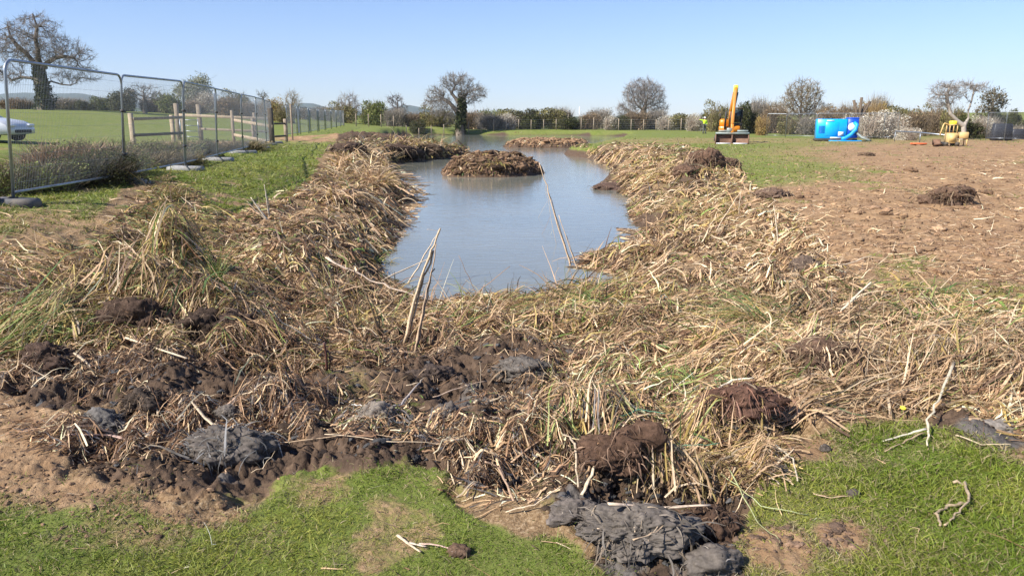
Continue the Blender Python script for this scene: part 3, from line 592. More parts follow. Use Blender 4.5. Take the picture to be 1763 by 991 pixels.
clods('mud_clods', 'loose crumbs of dark wet mud strewn over the dredged ridge', 21, [
    dict(px=[(-100, 580), (500, 560), (760, 560), (1100, 560), (1400, 600), (1340, 800), (1290, 1000), (1000, 950), (800, 800), (480, 780), (100, 820), (-100, 700)], n=3600, r=.010, c=[(.05, .034, .024), (.09, .06, .04), (.035, .026, .022), (.085, .082, .08)]),
    dict(px=[(760, 305), (780, 262), (920, 262), (930, 300)], n=1500, r=.03, c=[(.10, .062, .035), (.16, .10, .06)], **{'in': 'far'}),
    dict(px=[(870, 253), (890, 236), (1000, 237), (1005, 252)], n=700, r=.03, c=[(.22, .13, .075), (.3, .19, .11)], **{'in': 'far'}),
    dict(px=[(590, 275), (600, 240), (800, 245), (800, 275)], n=1500, r=.035, c=[(.07, .045, .03), (.10, .07, .045)]),
    dict(px=[(1040, 330), (1060, 250), (1250, 260), (1290, 330), (1100, 340)], n=1500, r=.025, c=[(.13, .08, .05), (.09, .06, .04)])])
clods('soil_clods', 'crumbly clods of tan dry soil over the bare ground on the right', 22, [
    dict(px=[(1230, 262), (2100, 245), (2100, 530), (1420, 500)], n=5200, r=.013, c=[(.33, .215, .125), (.26, .165, .10), (.20, .125, .075)], **{'in': 'soil'}),
    dict(px=[(1330, 280), (2100, 250), (2100, 470), (1420, 460)], n=420, r=.026, c=[(.25, .155, .09), (.18, .11, .065)], **{'in': 'soil'}),
    dict(px=[(-200, 640), (500, 640), (500, 930), (-200, 930)], n=2600, r=.005, c=[(.25, .16, .095), (.15, .095, .06)], **{'in': 'soil'}),
    dict(px=[(1250, 850), (1600, 850), (1600, 950), (1250, 950)], n=600, r=.006, c=[(.22, .14, .09), (.15, .10, .07)], **{'in': 'soil'})])
# ------------------------------------------------------------------ temporary fence panels
PW, PH = 3.45, 2.0
def make_panel():
    t = empty('mesh_fence', (0, 0, 0)); f = MB(); r = .021; q = .16
    pts = [(0, 0, .0), (0, 0, PH - q)] + [(q - q * math.cos(a), 0, PH - q + q * math.sin(a)) for a in np.linspace(.3, 1.57, 5)] + [(PW - q, 0, PH)] + \
          [(PW - q + q * math.sin(a), 0, PH - q + q * math.cos(a)) for a in np.linspace(.3, 1.57, 5)] + [(PW, 0, PH - q - .02), (PW, 0, 0)]
    f.tube(pts, r, 8); f.build('frame', M['steel'], t, True)
    b_ = MB(); b_.tube([(.0, 0, .17), (PW, 0, .17)], .019, 8); b_.build('bottom_rail', M['steel'], t, True)
    n = 84; xs = np.linspace(.05, PW - .05, n); P0 = np.stack([xs, xs * 0, xs * 0 + .18], 1); P1 = P0.copy(); P1[:, 2] = PH - .02
    zs = np.linspace(.3, PH - .12, 9); Q0 = np.stack([zs * 0 + .02, zs * 0 + .004, zs], 1); Q1 = Q0.copy(); Q1[:, 0] = PW - .02
    V, F = segs_mesh(np.concatenate([P0, Q0]), np.concatenate([P1, Q1]), np.full(n + 9, .0017), np.full(n + 9, .0017), 3)
    obj('mesh_infill', mesh('mesh_infill', V, F, M['wire']), t)
    
    for z_ in (1.35, .55): c = MB(); c.box((PW + .03, 0, z_), (.12, .07, .05), bev=.01); c.build('clamp', M['dark_metal'], t)
    return t
def make_foot(m, L=.78):
    t = empty('fence_weight', (0, 0, 0)); f = MB(); f.prism([(-L / 2, 0), (L / 2, 0), (L / 2, .09), (L / 2 - .05, .14), (-L / 2 + .05, .14), (-L / 2, .09)], -.12, .12, 'x')
    f.build('block', m, t)
    for y in (-.06, .06): s_ = MB(); s_.tube([(0, y, .13), (0, y, .16)], .032, 10); s_.build('socket', M['dark_metal'], t)
    return t
panel0 = make_panel(); footR = make_foot(M['block']); footC = make_foot(M['block_pale'], .95)
used = dict(p=False, r=False, c=False)
def place(o, key, loc, rz, label, group, cat, rx=0):
    if not used[key]: used[key] = True; r = o; r.location = loc
    else: r = dup(o, loc)
    r.rotation_euler = (rx, 0, rz); tag(r, label, cat, group); return r
def seg_panel(a, b, label, group, lean=0):
    dx, dy = b[0] - a[0], b[1] - a[1]; L = math.hypot(dx, dy); rz = math.atan2(dy, dx); r = place(panel0, 'p', (a[0], a[1], a[2]), rz, label, group, 'fence panel', lean)
    r.rotation_euler = (lean, -math.atan2(b[2] - a[2], L), rz); r.scale = (L * .985 / PW, 1, 1); return r
jp = [(-150, 372), (24, 352), (217, 316), (320, 293), (375, 277), (419, 264), (444, 256), (459, 250.5), (470, 247)]
J = []
for px_, py_ in jp:
    x_, y_ = h1(px_, py_) if px_ > 0 else (-9.7, 9.3); J.append((x_, y_, lz(x_, y_) + .01))
names = ['leftmost tall steel mesh fence panel, mostly cut off by the photo edge', 'nearest tall steel mesh fence panel standing before the bramble heap', 'second mesh fence panel, in front of the post and rail fence end',
         'mesh fence panel third from the near end, beside the dark hollow', 'mesh fence panel fourth from the near end of the line', 'mesh fence panel before the two pale sloping rails', 'narrow looking mesh fence panel third from the far end', 'mesh fence panel last but one before the dark gate post', 'last']
for i in range(8): seg_panel(J[i], J[i + 1], names[i], 'tall mesh fence panels along the grass', R((4.5, 4.5, 4., 3.5, 2, 2, 1, 1)[i]))
fn = ['black rubber foot block under the nearest fence joint on the left', 'pale foot block under the joint right of the bramble heap', 'long pale foot block under the fence joint beside the reeds', 'pale foot block on grass under the fourth joint of the mesh fence',
      'pale foot block under the fifth joint of the mesh fence', 'foot block under the third fence joint from the far end', 'foot block under the second fence joint from the far end', 'small looking foot block at the far end of the near mesh fence']
for i in range(1, 9):
    d = math.atan2(J[min(i + 1, 8)][1] - J[i - 1][1], J[min(i + 1, 8)][0] - J[i - 1][0]); k = 'r' if i == 1 else 'c'; x_, y_, z_ = J[i]
    place(footR if i == 1 else footC, k, (x_, y_, z_ - .05), d + R((0, 8, -20, -30, -25, 10, -8, 5, 12)[i]), fn[i - 1], 'foot blocks of the mesh fence', 'fence foot')
# far line of panels, blue-grey with distance
A = W(498, 236, 50); B = W(592, 222, 101); n = 15
ords = 'first second third fourth fifth sixth seventh eighth ninth tenth eleventh twelfth thirteenth fourteenth fifteenth'.split()
for i in range(n):
    a = A.lerp(B, i / n); b_ = A.lerp(B, (i + 1) / n); k = (.5 if i % 2 else -.3); a.x += k * .3; b_.x -= k * .3; a.z = lz(a.x, a.y) + .05; b_.z = lz(b_.x, b_.y) + .05
    seg_panel(a, b_, ords[i] + ' panel, counted from the near end, of the far mesh fence by the track', 'far mesh fence panels beyond the track')
# panels round the machines on the right
RP = [(1318, 236, 66), (1352, 237, 65), (1404, 239, 62), (1462, 240, 61), (1520, 240, 60), (1545, 240, 60)]
ln_ = ['leftmost mesh panel right of the yellow digger, standing alone', 'mesh panel of the right compound just left of the blue pump', 'mesh panel directly behind the blue pump', 'mesh panel between the blue pump and the white blossom bush', 'short turned mesh panel at the foot of the white blossom bush']
pp = []
for a_ in RP:
    p = W(*a_); p.z = lz(p.x, p.y) + .05; pp.append(p)
for i in range(5): seg_panel(pp[i], pp[i + 1], ln_[i], 'mesh panels round the machine compound')
RQ = [W(1696, 245, 56), W(1728, 247, 54), W(1766, 249, 53), W(1830, 251, 51)]
for p in RQ: p.z = lz(p.x, p.y) + .05
for i, l in enumerate(['mesh panel at the right edge beside the pale twisted tree', 'mesh panel with black sheet behind it near the right edge', 'mesh panel cut by the right edge of the photo']): seg_panel(RQ[i], RQ[i + 1], l, 'mesh panels at the right edge')
# ------------------------------------------------------------------ post and rail fences
def rail_mb(mb, a, b, w=.10, t=.045, sag=.0):
    a, b = Vector(a), Vector(b); d = b - a; L = d.length; q = d.to_track_quat('X', 'Z').to_matrix(); mb.box((a + b) / 2, (L, t, w), q, bev=.008)
def post(o, p, h, w=.12, m='wood', name='post'):
    mb = MB(); mb.box((p[0], p[1], p[2] + h / 2 - .1), (w, w, h + .2), bev=.012); mb.build(name, M[m], o)
def gp(px, py, D):
    p = W(px, py, D); p.z = lz(p.x, p.y); return p
def hgt_(p, px, py): return W(px, py, p.y).z - p.z
fA = empty('post_and_rail_fence', (0, 0, 0), label='weathered post and rail fence with a pale near post behind the mesh panels', cat='wooden fence')
a0, a1, a2 = gp(230, 248, 25), gp(299, 240, 29), gp(318, 240, 30)
for p, q_, m_ in ((a0, (230, 195), 'wood_pale'), (a1, (299, 198), 'wood_pale'), (a2, (318, 199), 'wood')): post(fA, p, hgt_(p, *q_), .13, m_)
for z, y0, y1 in ((.92, 205, 202), (.35, 233, 229)):
    mb = MB(); rail_mb(mb, W(230, y0, 24.9), W(318, y1, 29.9)); mb.build('rail', M['wood_dark' if z < .5 else 'wood'], fA)
fB = empty('post_and_rail_fence', (0, 0, 0), label='post and rail fence with two bright sloping rails ending at a dark post', cat='wooden fence')
b0, b1, b2 = gp(403, 243, 38), gp(469, 247, 35.5), gp(437, 244, 36.8)
post(fB, b1, hgt_(b1, 470, 186), .2, 'wood_dark'); post(fB, b2, hgt_(b2, 437, 204), .12, 'wood'); post(fB, b0, hgt_(b0, 403, 190), .12, 'wood')
for y0, y1 in ((207, 218), (232, 245)):
    mb = MB(); rail_mb(mb, W(403, y0, 37.9), W(469, y1, 35.4), .14); mb.build('rail', M['wood_pale'], fB)
fC = empty('post_and_rail_fence', (0, 0, 0), label='long pale top rail fence behind, running from the tall gate posts', cat='wooden fence')
c0, c1, c2, c3 = gp(308, 235, 42), gp(346, 235, 42), gp(402, 236, 42), gp(440, 236, 42)
for p, q_ in ((c0, (308, 178)), (c1, (346, 180)), (c2, (402, 190)), (c3, (440, 194))): post(fC, p, hgt_(p, *q_), .2 if q_[1] < 185 else .13)
mb = MB(); rail_mb(mb, W(308, 198, 41.9), W(468, 205, 41.9), .15); mb.build('rail', M['wood_pale'], fC)
mb = MB(); rail_mb(mb, W(346, 222, 41.9), W(468, 227, 41.9), .12); mb.build('rail', M['wood'], fC)
fG = empty('field_gate', (0, 0, 0), label='narrow pale steel gate hung between the two tall wooden posts', cat='gate'); a, b_ = gp(312, 235, 41.7), gp(343, 235, 41.7)
for z in (.2, .5, .8, 1.1):
    mb = MB(); mb.tube([a + Vector((0, 0, z)), b_ + Vector((0, 0, z))], .022, 6); mb.build('bar', M['steel'], fG)
mb = MB()
for p in (a, b_): mb.tube([p + Vector((0, 0, .15)), p + Vector((0, 0, 1.15))], .025, 6)
mb.build('gate_frame', M['steel'], fG)
fD = empty('post_and_rail_fence', (0, 0, 0), label='short fence of thin rails just right of the dark gate post', cat='wooden fence'); d0, d1 = gp(474, 245, 39), gp(493, 243, 41)
post(fD, d1, 1.2, .16, 'wood'); post(fD, d1 + Vector((.0, 1.2, 0)), 2.0, .08, 'wood')
for z in (.95, .3):
    mb = MB(); rail_mb(mb, d0 + Vector((0, 0, z)), d1 + Vector((0, 0, z)), .10); mb.build('rail', M['wood_dark'], fD)
p = gp(121, 262, 18.5); mb = MB(); mb.box((0, 0, .45), (.09, .09, 1.0), bev=.01, taper=(.85, .85)); mb.build('marker_post', M['wood_dark'], loc=p, label='short dark wooden stub post rising out of the bramble heap', cat='post')
# far stock fence
fS = empty('stock_fence', (0, 0, 0), label='long wire stock fence with slim pale posts beyond the pond', cat='wire fence')
pxs = np.concatenate([np.arange(592, 1200, 21.5), [1215, 1240]]); tops = []
for i, px_ in enumerate(pxs):
    f = (px_ - 592) / 600; D = 104 + 10 * math.sin(f * 3.1); q = gp(px_, 220, D); tops.append(q); mb = MB(); mb.tube([q - Vector((0, 0, .2)), q + Vector((0, 0, 1.65 + .12 * math.sin(i * 7)))], .07, 6); mb.build('post', M['wood'], fS)
mb = MB()
for z in (.15, .4, .65, .9, 1.15, 1.5):
    for a, b_ in zip(tops[:-1], tops[1:]): mb.tube([a + Vector((0, -.07, z)), b_ + Vector((0, -.07, z))], .008, 3, cap=False)
mb.build('wire', M['wire'], fS)
# ------------------------------------------------------------------ trees
def colonise(seed, envs, trunk, n_att=1500, step=.35, infl=3.5, kill=.8, maxit=90, gn=.25, seeds=None):
    rng = np.random.default_rng(seed); vol = np.array([e[3] * e[4] * e[5] for e in envs]); At = []
    while len(At) < n_att:
        e = envs[rng.choice(len(envs), p=vol / vol.sum())]; v = rng.normal(0, 1, 3); v *= (rng.random() ** (1 / 2.2)) / np.linalg.norm(v); At.append(np.array(e[:3]) + v * np.array(e[3:6]))
    At = np.array(At); nodes = [np.array(p, float) for p in trunk]; par = [-1] + list(range(len(trunk) - 1))
    if seeds:
        for base_i, pts in seeds:
            pr = base_i
            for p in pts: nodes.append(np.array(p, float)); par.append(pr); pr = len(nodes) - 1
    N0 = np.array(nodes); d = np.linalg.norm(At[:, None] - N0[None], axis=2); near = d.argmin(1); nd_ = d.min(1); alive = np.ones(len(At), bool)
    for it in range(maxit):
        act = alive & (nd_ < infl * (3 if it < 6 else 1))
        if not act.any(): break
        idx = np.where(act)[0]; dirs = {}
        src = near[idx]; u = np.unique(src); new = []
        for s in u:
            ii = idx[src == s]; v = (At[ii] - nodes[s]); v /= np.linalg.norm(v, axis=1)[:, None] + 1e-9; v = v.sum(0); v /= np.linalg.norm(v) + 1e-9; v += rng.normal(0, gn, 3); v /= np.linalg.norm(v); new.append((s, nodes[s] + v * step))
        k0 = len(nodes)
        for s, p in new: nodes.append(p); par.append(s)
        Nn = np.array([p for _, p in new]); d = np.linalg.norm(At[:, None] - Nn[None], axis=2); m_ = d.min(1); am = d.argmin(1) + k0
        b2 = m_ < nd_; near[b2] = am[b2]; nd_[b2] = m_[b2]; alive &= nd_ > kill
        if len(nodes) > 6500: break
    return np.array(nodes), np.array(par)
def make_tree(name, loc, seed, envs, trunk, r_base, label, cat='tree', group=None, n_att=1400, step=.35, twigs=5, twig_len=.9, twig_w=.035, tc=((.19, .15, .12), (.26, .215, .175)), bark=None, tip=.022, ex=2.2, gn=.25, kill=None, ivy=None, leaves=None, seeds=None, big=.075, infl=3.5):
    rng = np.random.default_rng(seed + 100); P, par = colonise(seed, envs, trunk, n_att, step, infl, kill or step * 1.6, gn=gn, seeds=seeds); n = len(P); w = np.zeros(n); nch = np.zeros(n, int)
    for i in range(n - 1, 0, -1):
        if w[i] == 0: w[i] = tip ** ex
        w[par[i]] += w[i]; nch[par[i]] += 1
    r = w ** (1 / ex); f = r_base / r[0]; r = np.where(r > .03, r * (1 + (f - 1) * np.clip((r - .03) / (r[0] - .03), 0, 1)), r)
    t = empty(name, loc, label=label, cat=cat, group=group)
    i = np.arange(1, n); ra, rb = r[par[i]], r[i]; ra = np.minimum(ra, rb * 1.7 + .01)
    nt = len(trunk); ra[:nt - 1] = r[par[i[:nt - 1]]]
    flare = np.where(i == 1, 1.35, 1.)
    thick = rb > big
    for nm, sel, sides in (('trunk', thick, 8), ('crown', ~thick, 4)):
        if not sel.any(): continue
        s_ = i[sel]; V, F = segs_mesh(P[par[s_]], P[s_] + (P[s_] - P[par[s_]]) * .12, ra[sel] * flare[sel], rb[sel], sides)
        if nm == 'trunk':
            nn_ = fbm3(V, 1.8, 3, seed); V = V + (V - np.repeat((P[par[s_]] + P[s_]) / 2, 2 * sides, 0)) * (nn_ * .0)[:, None]
            o = obj('trunk', mesh('trunk', V, F, bark or M['bark'], smooth=True), t)
        else:
            C1 = np.tile(np.array(tc[0]), (len(V), 1)); src = np.where(r < .06)[0]; src = np.repeat(src[src > nt], twigs); N = len(src)
            d = P[src] - P[par[src]]; d /= np.linalg.norm(d, axis=1)[:, None] + 1e-9; d += rng.normal(0, .55, (N, 3)) + np.array([0, 0, .18]); d /= np.linalg.norm(d, axis=1)[:, None]
            az = np.arctan2(d[:, 0], d[:, 1]); el = np.arcsin(np.clip(d[:, 2], -1, 1)); L = twig_len * np.exp(rng.normal(0, .35, N)); ww = twig_w * rng.uniform(.6, 1.2, N)
            pts = ribbons(rng, P[src] - (P[src] - P[par[src]]) * rng.random((N, 1)), az, el, L, ww, 3, curl=.35, droop=.03); V2, F2 = rib_mesh(rng, pts, ww, taper=.4)
            # secondary twiglets
            s2 = np.repeat(np.arange(N), 2); q = pts[s2, rng.integers(1, 3, len(s2))]; a2_ = az[s2] + rng.normal(0, .8, len(s2)); e2 = np.clip(el[s2] + rng.normal(0, .5, len(s2)), -1.2, 1.4)
            w3 = ww[s2] * .75; p3 = ribbons(rng, q, a2_, e2, L[s2] * .5, w3, 2, curl=.3); V3, F3 = rib_mesh(rng, p3, w3, taper=.4)
            cols = lambda k, m_: np.repeat(np.array(tc[0]) + (np.array(tc[1]) - np.array(tc[0])) * rng.random((k, 1)), m_, 0)
            VV = [V, V2, V3]; FF = [F, F2 + len(V), F3 + len(V) + len(V2)]; CC = [C1, cols(N, 8), cols(len(s2), 6)]
            obj('crown', mesh('crown', np.concatenate(VV), FF, M['twig'], np.concatenate(CC)), t)
            if leaves:
                cnt, size, cl = leaves; sidx = np.where(r < .05)[0]; sidx = sidx[rng.integers(0, len(sidx), cnt)]; V4, F4, C4 = leafcards(rng, P[sidx] + rng.normal(0, step * .9, (cnt, 3)), size, cl); obj('blossom' if cl[0][0] > .4 else 'leaves', mesh('leaves', V4, F4, M['leaf'], C4), t)
    if ivy:
        k, size, r_iv, zt = ivy; a = rng.uniform(0, 6.283, k); hh = rng.random(k); tp = np.array([np.interp(hh * zt, [q[2] for q in trunk], [q[j] for q in trunk]) for j in range(3)]).T
        rr = r_iv * (1.1 - .55 * hh) * (1 + .9 * fbm(a * 1.2, hh * 8, 1., 3, seed)) * np.sqrt(rng.random(k) * .6 + .4)
        p = tp + np.stack([np.cos(a) * rr, np.sin(a) * rr, rng.normal(0, .3, k)], 1); V4, F4, C4 = leafcards(rng, p, size, ((.035, .05, .015), (.075, .085, .025), (.05, .06, .02))); obj('ivy', mesh('ivy', V4, F4, M['leaf'], C4), t)
    return t
def leafcards(rng, P, size, cl):
    N = len(P); s = size * np.exp(rng.normal(0, .3, N))[:, None]; u = rng.normal(0, 1, (N, 3)); u /= np.linalg.norm(u, axis=1)[:, None]; v = np.cross(u, rng.normal(0, 1, (N, 3))); v /= np.linalg.norm(v, axis=1)[:, None]
    V = np.stack([P - u * s, P - v * s * .55, P + u * s, P + v * s * .55], 1).reshape(-1, 3); F = np.arange(N * 4).reshape(-1, 4); c = np.array(cl)[rng.integers(0, len(cl), N)] * np.exp(rng.normal(0, .22, (N, 1)))
    return V, F, np.repeat(c, 4, 0)
def base(px, py, D):
    p = W(px, py, D); p.z = lz(p.x, p.y, False) - .05; return p
def hgt(p, px, py): return W(px, py, p.y).z - p.z         # height above the tree's base of something seen at py
# big oak on the left
p = base(78, 190, 78); H = hgt(p, 78, 18); s = p.y / FPX
tr = [(0, 0, -.3), (.05, 0, 1.2), (0, 0, 2.6), (-.05, 0, 4.0), (0, 0, 5.2)]
def sd_(*q): return q
make_tree('oak_tree', p, 5, [(0, 0, H * .72, 3.0, 2.8, H * .27), (-3.2, 0, H * .62, 2.0, 2.4, H * .22), (3.0, 0, H * .56, 2.6, 2.5, H * .18), (-3.6, 0, H * .36, 2.2, 2, .9), (3.6, 0, H * .36, 2.5, 2, .9), (.2, 0, H * .9, 1.3, 1.3, H * .1)], tr, .62,
          'huge bare old oak with a thick burred trunk, left of the picture', n_att=2300, step=.27, twigs=6, twig_len=.5, twig_w=.024, gn=.42, tip=.014, ex=2.0, big=.11, tc=((.20, .17, .15), (.31, .27, .24)),
          ivy=(4200, .11, .82, 4.4), seeds=[(3, [(-.6, 0, 4.9), (-1.2, .1, 5.6), (-1.9, 0, 6.3), (-2.5, 0, 7.2), (-2.6, 0, 8.2)]), (4, [(.1, 0, 6.0), (0, 0, 7.0), (.2, .2, 8.2), (.0, .1, 9.3)]), (3, [(.9, 0, 4.7), (1.8, 0, 5.2), (2.7, -.2, 5.3), (3.6, 0, 5.2)]), (2, [(-.9, 0, 3.2), (-2, 0, 3.3), (-3, 0, 3.0)]), (2, [(.9, .2, 2.9), (1.9, .2, 2.6), (2.9, 0, 2.5)])])
# slim bare tree behind the fence
p = base(250, 196, 84); H = hgt(p, 250, 142)
make_tree('bare_tree', p, 9, [(0, 0, H * .68, 2.2, 2, H * .32)], [(0, 0, 0), (0, 0, .8), (.05, 0, 1.5)], .2, 'slim pale bare tree with spreading limbs behind the second fence panel', n_att=500, step=.28, twigs=4, twig_len=.5, twig_w=.022, tc=((.24, .22, .2), (.33, .3, .27)))
p = base(346, 203, 108); H = hgt(p, 346, 128)
make_tree('blossom_tree', p, 10, [(-.8, 0, H * .55, 2.6, 2.5, H * .32), (.6, 0, H * .8, 1.6, 1.6, H * .18)], [(0, 0, 0), (0, 0, 1.2), (.05, 0, 2.2)], .22, 'tall rounded tree with pale catkin haze behind the wooden gate', n_att=700, step=.35, twigs=4, twig_len=.6, twig_w=.035, leaves=(5200, .10, ((.30, .31, .20), (.22, .23, .13), (.40, .40, .31))), tc=((.22, .2, .16), (.3, .28, .22)))
# ivy-clad oak in the middle
p = base(792, 220, 112); H = hgt(p, 795, 122)
make_tree('ivy_clad_oak', p, 21, [(-.4, 0, H * .82, 2.6, 2.2, H * .17), (-3.2, 0, H * .55, 2.0, 2.2, H * .26), (1.7, 0, H * .66, 2.6, 2.2, H * .17), (-1.5, 0, H * .4, 1.6, 1.6, H * .2), (3.0, 0, H * .62, 1.3, 1, H * .06)], [(0, 0, 0), (.1, 0, 1.4), (.15, 0, 2.8), (.3, 0, 4.2), (.4, 0, 5.6)], .62,
          'wide bare oak with a dark ivy covered trunk beyond the pond', n_att=1800, step=.3, twigs=6, twig_len=.6, twig_w=.036, gn=.35, tip=.018, ex=2.05, tc=((.2, .175, .145), (.30, .265, .225)), ivy=(5200, .15, .75, 6.2),
          seeds=[(2, [(-.7, 0, 3.9), (-1.5, 0, 4.8), (-2.5, 0, 5.4)]), (3, [(-.5, 0, 5.3), (-1.2, 0, 6.2)])])
# round oak right of centre
p = base(1106, 219, 125); H = hgt(p, 1106, 134)
make_tree('round_oak', p, 31, [(0, 0, H * .68, 3.7, 3.4, H * .31), (-2.6, 0, H * .38, 2.0, 2.2, H * .2), (2.4, 0, H * .42, 1.9, 2, H * .18)], [(0, 0, 0), (0, 0, 1.2), (.1, 0, 2.4), (.1, 0, 3.2)], .55, 'dense domed bare oak standing above the hedge right of centre', n_att=2200, step=.31, twigs=7, twig_len=.62, twig_w=.034, gn=.25, tip=.016, tc=((.21, .18, .16), (.31, .27, .24)))
p = base(1375, 228, 92); H = hgt(p, 1375, 134)
make_tree('bushy_tree', p, 41, [(.2, 0, H * .64, 2.5, 2, H * .35), (-1.9, 0, H * .40, 2.3, 1.9, H * .24), (2.2, 0, H * .36, 2.3, 1.9, H * .22)], [(0, 0, 0), (0, 0, .8), (.05, 0, 1.5)], .3, 'brown budding many-stemmed tree behind the mesh panels left of the blue pump', n_att=1900, step=.27, twigs=6, twig_len=.5, twig_w=.034, tc=((.20, .155, .105), (.31, .25, .17)), leaves=(1500, .07, ((.25, .21, .09), (.2, .17, .08))))
p = base(683, 218, 128); H = hgt(p, 683, 160)
make_tree('bare_tree', p, 43, [(-.2, 0, H * .78, 1.6, 1.5, H * .2), (.6, 0, H * .5, 1.6, 1.4, H * .22)], [(0, 0, 0), (0, 0, 1.2), (.05, 0, 2.4)], .22, 'small dark bare tree between the green bush and the ivy oak', n_att=500, step=.3, twigs=5, twig_len=.55, twig_w=.04, tc=((.17, .145, .13), (.24, .2, .18)))
p = base(601, 216, 126); H = hgt(p, 601, 160)
make_tree('bare_tree', p, 44, [(0, 0, H * .6, 2.3, 2, H * .38)], [(0, 0, 0), (0, 0, .8), (.05, 0, 1.5)], .2, 'twiggy fan shaped tree rising left of the round green bush', n_att=500, step=.32, twigs=5, twig_len=.7, twig_w=.035, tc=((.25, .2, .16), (.33, .29, .23)))
p = base(506, 222, 96); H = hgt(p, 506, 154)
make_tree('bare_tree', p, 45, [(0, 0, H * .6, 1.1, 1.1, H * .4)], [(0, 0, 0), (0, 0, .8), (.05, 0, 1.5)], .14, 'narrow upright twiggy tree just beyond the dark gate post', n_att=420, step=.28, twigs=5, twig_len=.7, twig_w=.03, tc=((.25, .2, .13), (.34, .28, .19)))
p = base(456, 215, 110); H = hgt(p, 456, 156)
make_tree('bare_tree', p, 46, [(0, 0, H * .82, .9, .9, H * .16)], [(0, 0, 0), (0, 0, 1.2), (.05, 0, 2.4)], .14, 'little round headed tree above the last mesh panels', n_att=240, step=.28, twigs=6, twig_len=.45, twig_w=.035, tc=((.16, .15, .12), (.22, .2, .16)))
# twisted pale tree and its neighbours on the right
p = base(1652, 246, 60); H = hgt(p, 1652, 135)
make_tree('twisted_tree', p, 51, [(-1.5, 0, H * .78, 1.4, 1.2, H * .2), (-.1, 0, H * .88, .8, .9, H * .11), (.9, 0, H * .86, .9, .9, H * .1), (-2.2, 0, H * .6, .8, .8, H * .12)], [(0, 0, 0), (.25, 0, .5), (.15, 0, 1.1), (.45, 0, 1.7), (.35, 0, 2.3)], .19, 'pale twisted tree with a crooked trunk leaning over the small yellow machine', n_att=1300, step=.18, twigs=6, twig_len=.3, twig_w=.022, gn=.38, tip=.010, big=.05,
          bark=surf('pale_bark', (.42, .36, .29), .2, .85, 5, bump=.3), tc=((.24, .21, .18), (.36, .32, .28)), seeds=[(2, [(-.4, 0, 1.5), (-1.0, 0, 2.0), (-1.3, 0, 2.7), (-1.5, 0, 3.4), (-1.4, 0, 4.0)]), (4, [(.5, 0, 3.0), (.6, 0, 3.9)])])
p = base(1700, 240, 74); H = hgt(p, 1700, 150)
make_tree('ivy_topped_tree', p, 52, [(-.1, 0, H * .8, 1.1, 1, H * .18), (.9, 0, H * .66, .6, .6, H * .1), (-.7, 0, H * .5, .9, .9, H * .2)], [(0, 0, 0), (-.2, 0, 1.2), (.1, 0, 2.4)], .18, 'leaning tree with dark leafy clumps near its top at the right', n_att=500, step=.25, twigs=4, twig_len=.4, twig_w=.025, leaves=(1200, .09, ((.07, .065, .03), (.11, .09, .045), (.15, .12, .07))), tc=((.26, .23, .19), (.36, .32, .27)))
# pollarded stubs near the pump
p = base(1478, 236, 68)
M['dark_bark'] = surf('dark_bark', (.13, .095, .065), .35, .9, 3, bump=.5)
t = empty('pollard_tree', p, label='pollarded tree with thick sawn-off upright limbs behind the blue pump', cat='tree'); mb = MB(); mb.tube([(0, 0, -.1), (0, 0, .7), (.05, 0, 1.4)], [.42, .36, .38], 9); mb.build('trunk', M['bark'], t, True)
for k, (x0, x1, z1) in enumerate(((-.35, -.75, 3.3), (-.05, -.05, 3.55), (.3, .75, 3.2), (.1, .45, 2.9))):
    mb = MB(); mb.tube([(x0 * .5, .05 * k, 1.2), (x0, .08 * k, 2.1), (x1, .05 * k, z1)], [.17, .12, .13], 8); mb.build('limb', M['dark_bark'], t, True)
# ------------------------------------------------------------------ bushes
def make_bush(name, seed, size, cl, tc, n=5200, leaf=.10, ntw=700, white=None):
    """a bush about 2 m wide and 1.6 m high in its own units"""
    rng = np.random.default_rng(seed); nb = rng.integers(7, 11); B = [(rng.uniform(-.8, .8), rng.uniform(-.6, .6), rng.uniform(.35, 1.05), rng.uniform(.35, .62)) for _ in range(nb)]; B += [(rng.uniform(-.8, .8), rng.uniform(-.5, .5), .3, .5) for _ in range(4)]
    P = []; w = np.array([b[3] ** 2 for b in B]); ch = rng.choice(len(B), n, p=w / w.sum()); B = np.array(B); v = rng.normal(0, 1, (n, 3)); v /= np.linalg.norm(v, axis=1)[:, None]
    rr = B[ch, 3] * (.55 + .45 * rng.random(n) ** .5) * (1 + .35 * fbm3(v * 1.0 + ch[:, None] * 5, 2.2, 3, seed)); P = B[ch, :3] + v * rr[:, None]; P[:, 2] = np.abs(P[:, 2])
    t = empty(name, (0, 0, 0)); V, F, C = leafcards(rng, P, leaf * .5, cl); tone = 1 + .4 * fbm3(np.repeat(P, 4, 0), 1.6, 2, seed + 2); obj('foliage', mesh('foliage', V, F, M['leaf'], C * tone[:, None]), t)
    az = rng.uniform(0, 6.28, ntw); el = rng.uniform(.6, 1.5, ntw); b0 = np.stack([rng.uniform(-.75, .75, ntw), rng.uniform(-.5, .5, ntw), rng.uniform(0, .7, ntw)], 1)
    ww = rng.uniform(.012, .028, ntw); pts = ribbons(rng, b0, az, el, rng.uniform(.5, 1.05, ntw), ww, 4, curl=.25, droop=.06); V, F = rib_mesh(rng, pts, ww, taper=.3)
    obj('stems', mesh('stems', V, F, M['twig'], np.repeat(np.array(tc) * np.exp(rng.normal(0, .25, (ntw, 1))), 10, 0)), t); return t
